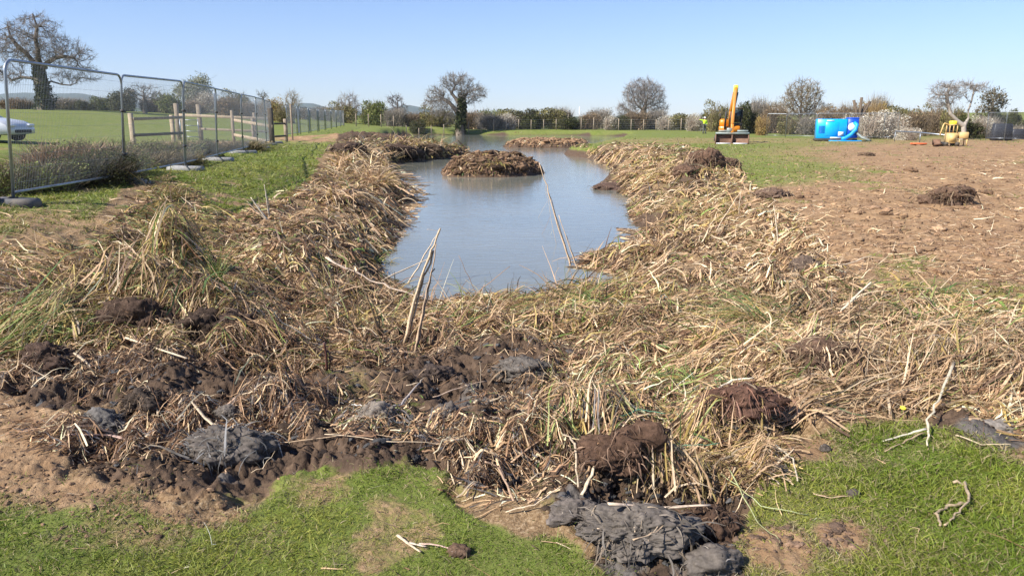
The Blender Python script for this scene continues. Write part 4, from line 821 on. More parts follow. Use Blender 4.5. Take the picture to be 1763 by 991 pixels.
KIND = {'green': dict(cl=((.10, .135, .03), (.17, .19, .045), (.22, .225, .065)), tc=(.16, .13, .08)), 'olive': dict(cl=((.18, .165, .055), (.26, .22, .085), (.14, .125, .045)), tc=(.2, .155, .09)),
        'brown': dict(cl=((.22, .155, .09), (.31, .225, .13), (.17, .12, .07)), tc=(.22, .165, .11), n=2600, ntw=2200), 'grey': dict(cl=((.26, .22, .16), (.34, .29, .21), (.21, .175, .125)), tc=(.26, .225, .185), n=2400, ntw=2400),
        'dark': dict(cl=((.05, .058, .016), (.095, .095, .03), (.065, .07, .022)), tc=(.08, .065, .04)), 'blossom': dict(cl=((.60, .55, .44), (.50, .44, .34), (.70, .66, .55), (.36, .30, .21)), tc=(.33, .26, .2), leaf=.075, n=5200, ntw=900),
        'gold': dict(cl=((.33, .23, .07), (.27, .18, .06), (.4, .3, .11)), tc=(.3, .2, .09), n=3000, ntw=1800)}
PROTO = {}; WORDS = dict(green='fresh green', olive='olive brown', brown='brown twiggy', grey='grey twiggy', dark='dark evergreen', blossom='white blossoming', gold='golden brown')
def bush(kind, px, wpx, top, bot, D, where, v=None, rz=None):
    v = (abs(int(px)) // 7) % 2 if v is None else v; key = (kind, v); p = base(px, bot, D); s = D / FPX; w = wpx * s / 2.3; h = (bot - top) * s / 1.62
    zb = W(px, bot, D).z; hh = max(.2, (W(px, top, D).z - p.z)) / 1.58
    if key not in PROTO:
        PROTO[key] = make_bush(WORDS[kind].replace(' ', '_') + '_bush', hash(kind) * 0 + sum(map(ord, kind)) + v * 7, 1, **KIND[kind]); r = PROTO[key]; r.location = p
    else: r = dup(PROTO[key], p)
    r.scale = (w, max(w * .8, 1.0), hh); r.rotation_euler = (0, 0, (px * .37) % .9 - .45 + (3.14 if int(px) % 2 else 0)); tag(r, WORDS[kind] + ' bush ' + where, 'bush', 'hedge bushes round the field'); return r
hb = [
 ('grey', -60, 90, 152, 188, 92, 'left of the huge oak at the photo edge'), ('brown', 30, 70, 166, 190, 90, 'low beside the huge oak trunk on its left'), ('grey', 118, 70, 165, 190, 94, 'low beside the huge oak trunk on its right'), ('dark', 152, 34, 172, 193, 88, 'seen just left of the tall post of the nearest panel'),
 ('dark', 212, 56, 148, 196, 90, 'directly left of the slim pale tree'), ('green', 180, 44, 160, 194, 93, 'second to the left of the slim pale tree'), ('brown', 262, 44, 165, 197, 92, 'at the foot of the slim pale tree'), ('green', 292, 54, 150, 199, 90, 'at the third fence post, right of the slim pale tree'),
 ('brown', 330, 50, 172, 203, 100, 'under the pale catkin tree on its left'), ('blossom', 352, 60, 156, 190, 106, 'under the pale catkin tree'), ('brown', 392, 54, 164, 206, 100, 'behind the fourth mesh panel'), ('olive', 408, 44, 150, 180, 108, 'rounded and high behind the fifth mesh panel'), ('brown', 432, 50, 174, 210, 100, 'low behind the two bright rails'),
 ('gold', 466, 44, 166, 215, 98, 'behind the dark gate post'), ('olive', 490, 36, 176, 218, 96, 'just right of the dark gate post'), ('brown', 520, 40, 182, 216, 118, 'behind the first far panels'), ('grey', 556, 46, 180, 217, 124, 'behind the middle of the far panels'), ('olive', 592, 50, 172, 218, 122, 'below the fan shaped tree'),
 ('green', 645, 56, 166, 219, 120, 'tall and rounded between two bare trees'), ('grey', 680, 40, 182, 220, 118, 'under the small dark bare tree'), ('brown', 715, 50, 190, 220, 120, 'in the dip of the hedge left of the ivy oak'), ('dark', 718, 34, 203, 221, 112, 'small and round in front of the dip in the hedge'),
 ('olive', 756, 56, 180, 221, 118, 'under the left branches of the ivy oak'), ('brown', 812, 50, 186, 222, 120, 'just right of the ivy oak trunk'), ('grey', 842, 50, 192, 222, 116, 'in front of the hedge by the ivy oak'), ('blossom', 872, 46, 194, 214, 117, 'nearest to the ivy oak on its right'), ('green', 846, 46, 182, 205, 130, 'with a rounded top above the blossom'),
 ('dark', 912, 60, 184, 224, 118, 'darkest in the hedge beyond the far island'), ('olive', 880, 50, 186, 224, 124, 'left of the darkest bush of the hedge'), ('olive', 950, 50, 184, 224, 119, 'right of the darkest bush of the hedge'), ('grey', 968, 44, 180, 214, 126, 'with a domed top above the far island'), ('dark', 985, 50, 200, 225, 114, 'low and dark below the slender white mast'),
 ('brown', 1015, 44, 192, 226, 116, 'right of the slender white mast'), ('grey', 1032, 46, 182, 216, 128, 'with a high round top left of the domed oak'), ('dark', 1064, 46, 196, 227, 112, 'dark and round before the domed oak, left side'), ('blossom', 1052, 30, 198, 212, 111.5, 'thinly spread left of the domed oak'), ('brown', 1096, 50, 186, 228, 114, 'directly before the domed oak trunk'),
 ('grey', 1128, 46, 184, 225, 116, 'under the right side of the domed oak'), ('blossom', 1150, 46, 198, 220, 110, 'low right of the domed oak'), ('olive', 1172, 44, 194, 228, 110, 'left of the person in yellow'), ('blossom', 1196, 36, 194, 218, 100, 'just behind the person in yellow'), ('dark', 1216, 34, 192, 226, 104, 'behind the person in yellow, dark'), ('olive', 1236, 46, 168, 230, 96, 'left of the yellow digger arm'),
 ('dark', 1284, 46, 172, 236, 84, 'tall and dark directly right of the digger cab'), ('grey', 1306, 50, 162, 214, 100, 'above and behind the dark digger bush'), ('gold', 1312, 24, 196, 238, 76, 'narrow at the left end of the compound panels'), ('brown', 1332, 50, 176, 238, 86, 'behind the leftmost compound panel'), ('olive', 1362, 44, 196, 238, 80, 'behind the compound panels, low'), ('grey', 1395, 50, 196, 239, 78, 'behind the second compound panel'),
 ('brown', 1426, 50, 182, 238, 88, 'above the left end of the blue pump'), ('green', 1452, 36, 188, 220, 96, 'just above the blue pump'), ('brown', 1458, 46, 172, 236, 82, 'behind the pollard tree on its left'), ('gold', 1496, 50, 166, 236, 82, 'tall behind the pollard tree on its right'), ('grey', 1512, 44, 156, 200, 90, 'highest and thin behind the white blossom heap'), ('olive', 1538, 46, 180, 232, 84, 'right of the white blossom heap, behind'),
 ('blossom', 1518, 86, 188, 243, 62, 'big and bright, heaped right of the blue pump'), ('blossom', 1480, 56, 192, 232, 66, 'behind the pump roof beside the pollard tree'), ('blossom', 1564, 34, 216, 247, 58, 'small and ragged left of the small yellow machine'), ('green', 1568, 34, 180, 200, 96, 'neat, dark topped, left of the grey twiggy top'), ('brown', 1575, 50, 186, 240, 72, 'behind the thin pipe'),
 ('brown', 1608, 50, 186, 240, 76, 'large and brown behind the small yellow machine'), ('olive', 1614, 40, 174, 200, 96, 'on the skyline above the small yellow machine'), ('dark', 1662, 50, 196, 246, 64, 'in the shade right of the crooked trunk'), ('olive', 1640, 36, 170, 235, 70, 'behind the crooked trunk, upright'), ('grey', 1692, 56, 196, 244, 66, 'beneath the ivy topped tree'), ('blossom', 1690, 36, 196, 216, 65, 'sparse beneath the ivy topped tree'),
 ('dark', 1716, 40, 182, 204, 110, 'on the skyline at the top of the green slope'), ('dark', 1748, 24, 185, 196, 130, 'small on the skyline above the green slope'), ('grey', 1735, 60, 212, 246, 62, 'below the green slope near the right edge'), ('brown', 1800, 90, 205, 250, 60, 'beyond the right edge of the frame'), ('dark', 1765, 20, 200, 224, 70, 'dark at the right edge of the photo'), ('brown', 1890, 120, 190, 246, 70, 'further out beyond the right edge of the frame'),
 ('grey', -160, 110, 150, 186, 96, 'beyond the left edge of the frame')]
for q in hb: bush(*q)
# bramble heap and ditch scrub behind the nearest panels
def near_bush(kind, x, y, w, d, h, label, rz=0, v=0):
    key = (kind, v, 'n')
    if key not in PROTO:
        k = dict(KIND[kind]); k['leaf'] = .05; k['n'] = 9000; k['ntw'] = k.get('ntw', 900) * 2; PROTO[key] = make_bush('bramble_bush' if kind != 'green' else 'scrub_bush', 77 + sum(map(ord, kind)) + v, 1, **k); r = PROTO[key]
    else: r = dup(PROTO[key])
    r.location = (x, y, lz(x, y) - .12); r.scale = (w, d, h); r.rotation_euler = (0, 0, rz); return tag(r, label, 'bush', 'scrub along the ditch behind the fence')
def nb_(px, py, D): q = W(px, py, D); return q.x, q.y
KIND['pink'] = dict(cl=((.16, .12, .06), (.10, .13, .025), (.15, .18, .04)), tc=(.36, .24, .15), n=4500, ntw=2000)
x_, y_ = nb_(130, 262, 15.5); near_bush('pink', x_, y_, 1.0, .9, .62, 'pinkish brown bramble heap behind the nearest mesh panel', .3)
x_, y_ = nb_(60, 268, 15.0); near_bush('pink', x_, y_, .75, .8, .45, 'lower left shoulder of brambles behind the nearest mesh panel', 1.3)
x_, y_ = nb_(150, 290, 13.6); near_bush('dark', x_, y_, .9, .7, .5, 'dark scrub at the foot of the bramble heap', 1.)
x_, y_ = nb_(185, 275, 16.0); near_bush('green', x_, y_, .85, .9, 0.61, 'mossy green scrub between the bramble heap and the second joint', 2)
x_, y_ = nb_(40, 305, 12.4); near_bush('green', x_, y_, .8, .7, 0.49, 'low green scrub behind the nearest foot block', 1)
x_, y_ = nb_(-60, 300, 13.0); near_bush('green', x_, y_, 1.2, .9, 0.54, 'low green scrub at the left edge of the photo', 2.2)
x_, y_ = nb_(270, 262, 20); near_bush('green', x_, y_, 1.0, 1, 0.57, 'green mound of scrub behind the second mesh panel', .4)
x_, y_ = nb_(290, 275, 18.5); near_bush('olive', x_, y_, .8, .8, .40, 'dull tangle of dead scrub beside the dark hollow', .9)
x_, y_ = nb_(350, 264, 23); near_bush('dark', x_, y_, .5, .6, .45, 'dark hollow of scrub behind the third mesh panel', .9)
x_, y_ = nb_(400, 256, 28); near_bush('olive', x_, y_, 1.2, 1, .40, 'grey rubble-like scrub below the bright rails', .2)
# slender white mast
p = base(997, 222, 132); mb = MB(); h_ = hgt(p, 997, 184); mb.tube([(0, 0, 0), (0, 0, h_)], [.12, .06], 6); mb.build('mast', M['white'], loc=p, label='slender white mast rising above the hedge near the middle', cat='mast')
p = base(731, 220, 124); mb = MB(); h_ = hgt(p, 731, 176); mb.tube([(0, 0, 0), (0, 0, h_)], [.11, .08], 6); mb.box((0, 0, h_ - .5), (1.2, .1, .1)); mb.build('utility_pole', M['wood_dark'], loc=p, label='thin wooden utility pole left of the ivy oak', cat='pole')
# ------------------------------------------------------------------ yellow excavator
p = gp(1254, 236, 53); ex = empty('excavator', p, R(-16), label='yellow tracked excavator with its arm raised and wide bucket lowered on the grass', cat='excavator')
def part(mb, name, m, par=ex, **k): return mb.build(name, M[m], par, **k)
for sx in (-1, 1):
    mb = MB(); mb.prism([(-1.15, .22), (-1.0, .05), (1.0, .05), (1.15, .22), (1.15, .40), (1.0, .56), (-1.0, .56), (-1.15, .40)], sx * .66 - .19, sx * .66 + .19, 'x')
    for k in range(15): mb.box((sx * .66, -1.0 + k * .145, .03), (.42, .06, .04)); mb.box((sx * .66, -1.0 + k * .145, .58), (.42, .06, .04))
    for yy in (-1.13, 1.13):
        for zz in (.2, .31, .42): mb.box((sx * .66, yy + (.03 if yy > 0 else -.03), zz), (.42, .04, .05))
    tr_ = part(mb, 'track', 'dark_metal'); mb = MB()
    for yy in (-.95, -.5, 0, .5, .95): mb.tube([(sx * .66 - .22, yy, .29), (sx * .66 + .22, yy, .29)], .16, 12)
    part(mb, 'roller', 'dark_metal', tr_)
mb = MB(); mb.box((0, 0, .45), (1.2, 1.3, .3), bev=.03); mb.tube([(0, 0, .55), (0, 0, .72)], .45, 16); part(mb, 'undercarriage', 'dark_metal')
mb = MB(); mb.box((.03, .15, .93), (1.42, 2.2, .42), bev=.06); mb.box((-.36, .35, 1.36), (.62, 1.4, .5), bev=.09, taper=(.94, .94)); part(mb, 'body', 'yellow')
mb = MB(); mb.tube([(-.65, .9, 1.6), (-.65, .9, 2.0)], .05, 8); part(mb, 'exhaust', 'dark_metal')
cb = MB(); 
for q in ((.18, -.75), (.82, -.75), (.18, .45), (.82, .45)): cb.box((q[0], q[1], 1.75), (.07, .07, 1.1))
cb.box((.5, -.15, 2.33), (.78, 1.34, .09), bev=.03); cb.box((.5, -.15, 1.22), (.74, 1.28, .2)); cab = part(cb, 'cab', 'dark_metal')
mb = MB(); mb.box((.5, -.73, 1.82), (.58, .02, .85)); mb.box((.5, .45, 1.85), (.58, .02, .8)); mb.box((.83, -.15, 1.85), (.02, 1.1, .85)); mb.box((.17, -.15, 1.85), (.02, 1.1, .85)); part(mb, 'window', 'glass', cab)
mb = MB(); mb.box((.42, -.1, 1.45), (.4, .4, .12), bev=.03); mb.box((.42, .12, 1.75), (.4, .1, .5), bev=.03); part(mb, 'seat', 'rubber', cab)
def armpoly(mb, pts, w, wz): # box beam along a path in the y-z plane
    for a, b_, wa in zip(pts[:-1], pts[1:], wz): 
        a, b_ = Vector(a), Vector(b_); q = (b_ - a).to_track_quat('X', 'Z').to_matrix(); mb.box((a + b_) / 2, ((b_ - a).length + .1, w, wa), q, bev=.03)
top = Vector(((1262 - 1255) / FPX * 51, 0, W(1262, 152, 51.2).z - p.z))
mb = MB(); armpoly(mb, [(.02, -.6, 1.0), (.08, -1.1, 2.1), (top.x - .03, -1.75, top.z - .35)], .24, (.42, .36)); bo = part(mb, 'boom', 'yellow')
mb = MB(); mb.tube([(-.28, -1.0, .95), (-.24, -1.35, 2.1)], .07, 8); mb.tube([(.08, -1.0, .95), (.1, -1.35, 2.1)], .07, 8); part(mb, 'boom_ram', 'dark_metal', bo)
mb = MB(); armpoly(mb, [(top.x, -1.9, top.z), (.2, -2.9, 1.3), (.22, -3.05, .75)], .2, (.3, .22)); ar = part(mb, 'arm', 'yellow')
mb = MB(); mb.box((top.x, -1.85, top.z - .05), (.3, .36, .5), bev=.05); part(mb, 'arm_tip', 'bright_yellow', ar)
mb = MB(); mb.tube([(top.x + .14, -1.9, top.z - .3), (.17, -2.7, 1.6)], .055, 8); part(mb, 'arm_ram', 'dark_metal', ar)
bk = MB(); wv = 2.1; cx_ = .24; yb = -3.15; cx_ = .24
prof = [(yb + .30, .62), (yb + .34, .25), (yb + .12, .02), (yb - .38, .0), (yb - .36, .05), (yb + .08, .08), (yb + .26, .28), (yb + .22, .6)]
bk.prism(prof, cx_ - wv / 2, cx_ + wv / 2, 'x')
for x_ in (-wv / 2, 0, wv / 2): bk.prism([(yb + .3, .62), (yb + .34, .25), (yb + .12, .02), (yb - .36, .02), (yb - .05, .5), (yb + .1, .62)], cx_ + x_ - .04, cx_ + x_ + .04, 'x')
bu = part(bk, 'bucket', 'bucket_brown')
mb = MB(); mb.box((cx_, yb + .18, .68), (wv + .06, .34, .13), bev=.02); mb.box((cx_ - .55, yb + .15, .83), (.7, .2, .12), bev=.02); mb.box((cx_ + .65, yb + .15, .83), (.7, .2, .12), bev=.02); mb.box((cx_ - .2, yb + .15, .88), (.35, .3, .3), bev=.03); part(mb, 'bucket_bracket', 'bucket_grey', bu)
for sgn in (-1, 1):
    mb = MB(); mb.box((cx_ + sgn * .53, yb - .43, .035), (.9, .16, .06)); part(mb, 'bucket_lip', 'white', bu)
mb = MB(); mb.box((0, -1.25, .3), (1.9, .07, .35), bev=.02); part(mb, 'dozer_blade', 'dark_metal')
# ------------------------------------------------------------------ blue pump
p = gp(1437, 241, 56); s = 56 / FPX
pu = empty('diesel_pump', p, R(-14), label='bright blue boxed diesel pump with a curling blue hose at its end', cat='pump')
mb = MB(); mb.box((-.35, 0, .92), (2.05, 1.15, 1.4), bev=.02); part(mb, 'housing', 'cyan', pu)
mb = MB(); mb.box((-.35, -.585, .9), (.9, .02, 1.0), bev=.005); part(mb, 'service_door', 'cyan', pu)
mb = MB()
for k in range(7): mb.box((-1.05, -.588, .62 + k * .08), (.42, .02, .03))
part(mb, 'louvre', 'blue', pu)
mb = MB(); mb.box((.28, -.592, .55), (.36, .012, .30)); part(mb, 'label_plate', 'white', pu); mb = MB(); mb.box((-.5, -.592, 1.5), (.5, .012, .08)); part(mb, 'label_plate', 'white', pu); mb = MB(); mb.box((-.05, -.592, .27), (.75, .012, .09)); part(mb, 'label_plate', 'white', pu)
mb = MB(); mb.box((1.08, .0, .95), (.75, 1.05, 1.42), bev=.04); mb.box((1.08, 0, 1.66), (.82, 1.1, .12), bev=.05); part(mb, 'end_housing', 'blue', pu)  # right end coloured darker, standing in for its shaded side
mb = MB(); mb.tube([(1.0, -.5, 1.05), (1.0, -.72, 1.05)], .24, 16); mb.tube([(1.0, -.72, 1.05), (1.0, -.78, 1.05)], .3, 16); part(mb, 'pump_flange', 'white', pu)
mb = MB(); mb.tube([(1.1, -.72, 1.35), (1.28, -.85, 1.2), (1.2, -.95, .85), (.9, -1.0, .5), (.55, -1.0, .25), (.3, -1.05, .2)], .14, 10); part(mb, 'hose', 'blue_hose', pu, smooth=True)
mb = MB(); mb.box((.0, 0, .13), (2.9, 1.2, .14), bev=.02); part(mb, 'skid', 'dark_metal', pu)
mb = MB(); mb.box((.55, -1.0, .06), (2.2, .5, .08), bev=.02); part(mb, 'drip_tray', 'blue_hose', pu)
mb = MB(); mb.tube([(-.35, 0, 1.62), (-.35, 0, 1.76)], .05, 8); mb.tube([(-.9, .2, 1.6), (-.9, .2, 1.85)], .05, 8); part(mb, 'exhaust', 'dark_metal', pu)
# thin pipe and suction pipe
mb = MB(); a = W(1542, 226, 55); b_ = W(1632, 233, 50); mb.tube([a, (a + b_) / 2 + Vector((0, 0, .04)), b_], .045, 8, flat=1)
mb.tube([a, Vector((a.x, a.y, lz(a.x, a.y)))], .03, 6); m_ = (a + b_) / 2; mb.tube([m_, Vector((m_.x, m_.y, lz(m_.x, m_.y)))], .03, 6); mb.build('pipe', M['steel'], label='long thin pale pipe held level between the blossom and the small machine', cat='pipe')
mb = MB(); a = gp(1470, 232, 55); a.z += .75; b_ = gp(1498, 244, 54); mb.tube([a, a.lerp(b_, .5) + Vector((0, 0, -.08)), b_ + Vector((0, 0, .1))], .09, 8); mb.build('suction_pipe', M['bucket_grey'], label='grey suction pipe slanting down from the right end of the blue pump', cat='pipe')
# ------------------------------------------------------------------ small pale yellow machine
p = gp(1635, 251, 45); md = empty('mini_digger', p, R(-14), label='small pale yellow machine with an open cab under the twisted tree', cat='mini digger')
mb = MB(); mb.box((0, 0, .46), (.50, .8, .60), bev=.03); mb.box((0, -.41, .46), (.36, .03, .40)); part(mb, 'body', 'yellow_pale', md)
mb = MB(); mb.box((.62, .05, .62), (.50, .7, .38), bev=.03); part(mb, 'engine_cover', 'yellow_pale', md)
for sx in (.42, .82):
    mb = MB(); mb.box((sx, -.22, .22), (.05, .06, .44)); part(mb, 'stand', 'yellow_pale', md); mb = MB(); mb.box((sx, .3, .22), (.05, .06, .44)); part(mb, 'stand', 'yellow_pale', md)
mb = MB()
for q in ((-.2, -.32), (.2, -.32), (-.2, .32), (.2, .32), (0, -.32)): mb.box((q[0], q[1], 1.0), (.045, .045, .5))
mb.box((0, 0, 1.24), (.46, .74, .05)); cb = part(mb, 'cab', 'yellow_pale', md); mb = MB(); mb.box((.02, 0, 1.36), (.3, .5, .2), bev=.02); part(mb, 'roof_box', 'bright_yellow', cb)
mb = MB(); mb.box((0, .1, .85), (.3, .3, .1), bev=.02); mb.box((0, .26, .98), (.3, .06, .3), bev=.02); part(mb, 'seat', 'rubber', cb)
mb = MB(); mb.tube([(-.2, -.1, 1.22), (-.46, -.15, 1.32), (-.52, -.2, 1.26), (-.68, -.28, .62)], .04, 8); part(mb, 'arm', 'yellow_pale', md)
mb = MB(); mb.prism([(-.35, .10), (-.1, .0), (.15, .05), (.2, .36), (.12, .38), (.05, .12), (-.3, .14)], -.92, -.5, 'x'); part(mb, 'bucket', 'bucket_brown', md)
for sx in (-.34, .25):
    mb = MB(); mb.prism([(-.62, .12), (-.52, .0), (.52, .0), (.62, .12), (.58, .22), (-.58, .22)], sx - .08, sx + .08, 'x'); part(mb, 'track', 'dark_metal', md)
p = gp(1583, 249, 47); ob = empty('barrier', p, label='orange plastic barrier lying on the ground by the thin pipe', cat='barrier'); mb = MB(); mb.box((0, 0, .09), (.85, .25, .08), bev=.02); mb.box((0, .3, .09), (.85, .08, .08), bev=.02); part(mb, 'rail', 'orange', ob); mb = MB(); mb.box((-.3, .15, .05), (.1, .5, .1)); mb.box((.3, .15, .05), (.1, .5, .1)); part(mb, 'foot', 'rubber', ob)
# black sheeting behind the right-hand panels
p = gp(1722, 247, 57); mb = MB(); mb.box((0, 0, .65), (1.5, .5, 1.25), bev=.06, taper=(.9, .8)); mb.build('covered_crate', M['plastic_black'], loc=p, label='crate wrapped in black sheet behind the right-hand mesh panels', cat='crate')
p = gp(1752, 246, 60); mb = MB(); mb.box((0, 0, .4), (1.6, .7, .8), bev=.06, taper=(.8, .8)); mb.build('covered_crate', M['plastic_black'], loc=p, label='lower black wrapped crate at the right edge of the photo', cat='crate')
# ------------------------------------------------------------------ person
p = gp(1212, 233, 84); pe = None
def skin_mesh(name, verts, edges, radii, m, par, sub=2, root=0, **k):
    me = bpy.data.meshes.new(name); me.from_pydata([Vector(v) for v in verts], edges, []); o = bpy.data.objects.new(name, me); COL.objects.link(o)
    sk = o.modifiers.new('s', 'SKIN'); lay = me.skin_vertices[0] if me.skin_vertices else None
    for i, r_ in enumerate(radii): lay.data[i].radius = (r_, r_ * .85) if np.isscalar(r_) else r_
    lay.data[root].use_root = True; ss_ = o.modifiers.new('d', 'SUBSURF'); ss_.levels = ss_.render_levels = sub
    dg = bpy.context.evaluated_depsgraph_get(); me2 = bpy.data.meshes.new_from_object(o.evaluated_get(dg)); bpy.data.objects.remove(o); me2.name = name; me2.materials.clear(); me2.materials.append(m)
    for q in me2.polygons: q.use_smooth = True
    return obj(name, me2, par, **k)
def sk_add(me): pass
try:
    V = [(0, 0, .98), (0, 0, 1.2), (0, 0, 1.42), (0, 0, 1.52), (0, -.01, 1.66), (-.19, 0, 1.42), (-.42, .0, 1.50), (-.66, 0, 1.50), (-.74, 0, 1.50), (.19, 0, 1.42), (.27, 0, 1.16), (.2, -.12, .95), (.17, -.15, .88), (-.1, 0, .92), (-.12, -.02, .5), (-.13, 0, .08), (-.13, -.14, .03), (.1, 0, .92), (.13, -.02, .5), (.15, 0, .08), (.15, -.14, .03)]
    E = [(0, 1), (1, 2), (2, 3), (3, 4), (2, 5), (5, 6), (6, 7), (7, 8), (2, 9), (9, 10), (10, 11), (11, 12), (0, 13), (13, 14), (14, 15), (15, 16), (0, 17), (17, 18), (18, 19), (19, 20)]
    Rr = [.15, .15, .17, .06, .105, .08, .055, .042, .035, .08, .055, .042, .035, .10, .07, .05, .045, .10, .07, .05, .045]
    me = bpy.data.meshes.new('person'); o = None
    import bmesh
    def skin2(name, verts, edges, radii, m, par=None, **k):
        me = bpy.data.meshes.new(name); o = bpy.data.objects.new(name, me); COL.objects.link(o); me.from_pydata([Vector(v) for v in verts], edges, [])
        bm = bmesh.new(); bm.from_mesh(me); lay = bm.verts.layers.skin.verify(); bm.verts.ensure_lookup_table()
        for i, r_ in enumerate(radii): bm.verts[i][lay].radius = (r_, r_ * .8)
        bm.verts[0][lay].use_root = True; bm.to_mesh(me); bm.free(); o.modifiers.new('s', 'SKIN'); q = o.modifiers.new('d', 'SUBSURF'); q.levels = q.render_levels = 1
        dg = bpy.context.evaluated_depsgraph_get(); m2 = bpy.data.meshes.new_from_object(o.evaluated_get(dg)); bpy.data.objects.remove(o); m2.name = name; m2.materials.clear(); m2.materials.append(m)
        for f in m2.polygons: f.use_smooth = True
        return obj(name, m2, par, **k)
    pe = skin2('person', V, E, Rr, M['skin'], label='person in a bright yellow hi-vis jacket with one arm stretched out', cat='person'); pe.location = p; pe.rotation_euler = (0, 0, .2)
    ji = [0, 1, 2, 5, 6, 7, 9, 10, 11]; remap = {a: b for b, a in enumerate(ji)}; skin2('jacket', [V[i] for i in ji], [(remap[a], remap[b]) for a, b in E if a in remap and b in remap], [Rr[i] * 1.22 + .012 for i in ji], M['hivis'], pe)
    ji = [0, 13, 14, 15, 17, 18, 19]; remap = {a: b for b, a in enumerate(ji)}; skin2('trousers', [V[i] - np.array((0, 0, .06)) * (i == 0) for i in ji], [(remap[a], remap[b]) for a, b in E if a in remap and b in remap], [Rr[i] * 1.15 + .012 for i in ji], M['trousers'], pe)
    for sx in (-.13, .15): mb = MB(); mb.box((sx, -.07, .06), (.11, .3, .12), bev=.03); mb.build('boot', M['rubber'], pe)
    mb = MB(); mb.tube([(0, 0, 1.70), (0, 0, 1.76), (0, 0, 1.81), (0, 0, 1.83)], [.135, .13, .09, .02], 12); mb.box((0, -.13, 1.705), (.16, .12, .015)); mb.build('helmet', M['white'], pe, True)
    mb = MB(); mb.tube([(0, -.10, 1.67), (0, -.135, 1.645)], [.012, .02], 6); mb.build('nose', M['skin'], pe)
    mb = MB(); [mb.tube([(sx, -.095, 1.675), (sx, -.108, 1.675)], .014, 6) for sx in (-.04, .04)]; mb.build('eyes', M['rubber'], pe)
except Exception as e_:
    import traceback; traceback.print_exc(); raise
# ------------------------------------------------------------------ parked car (front end in view)
p = gp(-30, 244, 32.5); p.x -= 0; car = empty('parked_car', p, R(0), label='silver parked car at the left edge, only its bonnet end in view', cat='car')
front = W(57, 240, 32.5).x - p.x; L = 4.3; x1 = front - .35; x0 = front - L
side = [(x0, .35), (x0 + .05, .75), (x0 + .25, 1.0), (x1 - 1.15, .98), (x1 - .45, .86), (x1 - .12, .70), (x1, .5), (x1 - .02, .3), (x1 - .5, .25), (x0 + .4, .25)]
def loft(mb, outl, ws, col=None):        # rounded body: outline in x-z, several half-widths across y
    n = len(outl); cxm = sum(q[0] for q in outl) / n; czm = sum(q[1] for q in outl) / n; V = []
    for y, k in ws:
        for a, z in outl: V.append((cxm + (a - cxm) * (1 - (1 - k) * .35), y, czm + (z - czm) * k))
    F = []
    for j in range(len(ws) - 1):
        for i in range(n): F.append((j * n + i, j * n + (i + 1) % n, (j + 1) * n + (i + 1) % n, (j + 1) * n + i))
    V += [(cxm, ws[0][0], czm), (cxm, ws[-1][0], czm)]; m_ = len(ws) * n; F3 = [(m_, (i + 1) % n, i) for i in range(n)] + [(m_ + 1, m_ - n + i, m_ - n + (i + 1) % n) for i in range(n)]
    mb.add(V, [np.array(F), np.array(F3)])
mb = MB(); loft(mb, side, [(-.88, .86), (-.84, .95), (-.5, 1.0), (.5, 1.0), (.84, .95), (.88, .86)]); mb.build('body', M['car'], car, True)
mb = MB(); loft(mb, [(x0 + .2, .95), (x0 + .75, 1.42), (x1 - 2.1, 1.46), (x1 - 1.2, .95)], [(-.74, .9), (-.68, 1), (.68, 1), (.74, .9)]); mb.build('window', M['glass'], car); mb = MB(); mb.box(((x0 + x1 - 1.5) / 2 + .05, 0, 1.46), (1.5, 1.3, .05), bev=.02); mb.build('roof', M['car'], car)
for xx in (x0 + .8, x1 - .85):
    for yy in (-.82, .82): 
        mb = MB(); mb.tube([(xx, yy - .11, .32), (xx, yy + .11, .32)], .33, 22); w_ = mb.build('wheel', M['rubber'], car); mb = MB(); mb.tube([(xx, yy - .125, .32), (xx, yy + .125, .32)], .2, 14); mb.build('rim', M['rim'], w_)
for yy in (-.6, .6): mb = MB(); mb.box((x1 - .14, yy * 1.05, .66), (.3, .34, .12), bev=.03); mb.build('headlight', M['lamp'], car)
mb = MB(); mb.box((x1 - .03, 0, .42), (.08, 1.1, .14), bev=.02); mb.build('grille', M['rubber'], car)
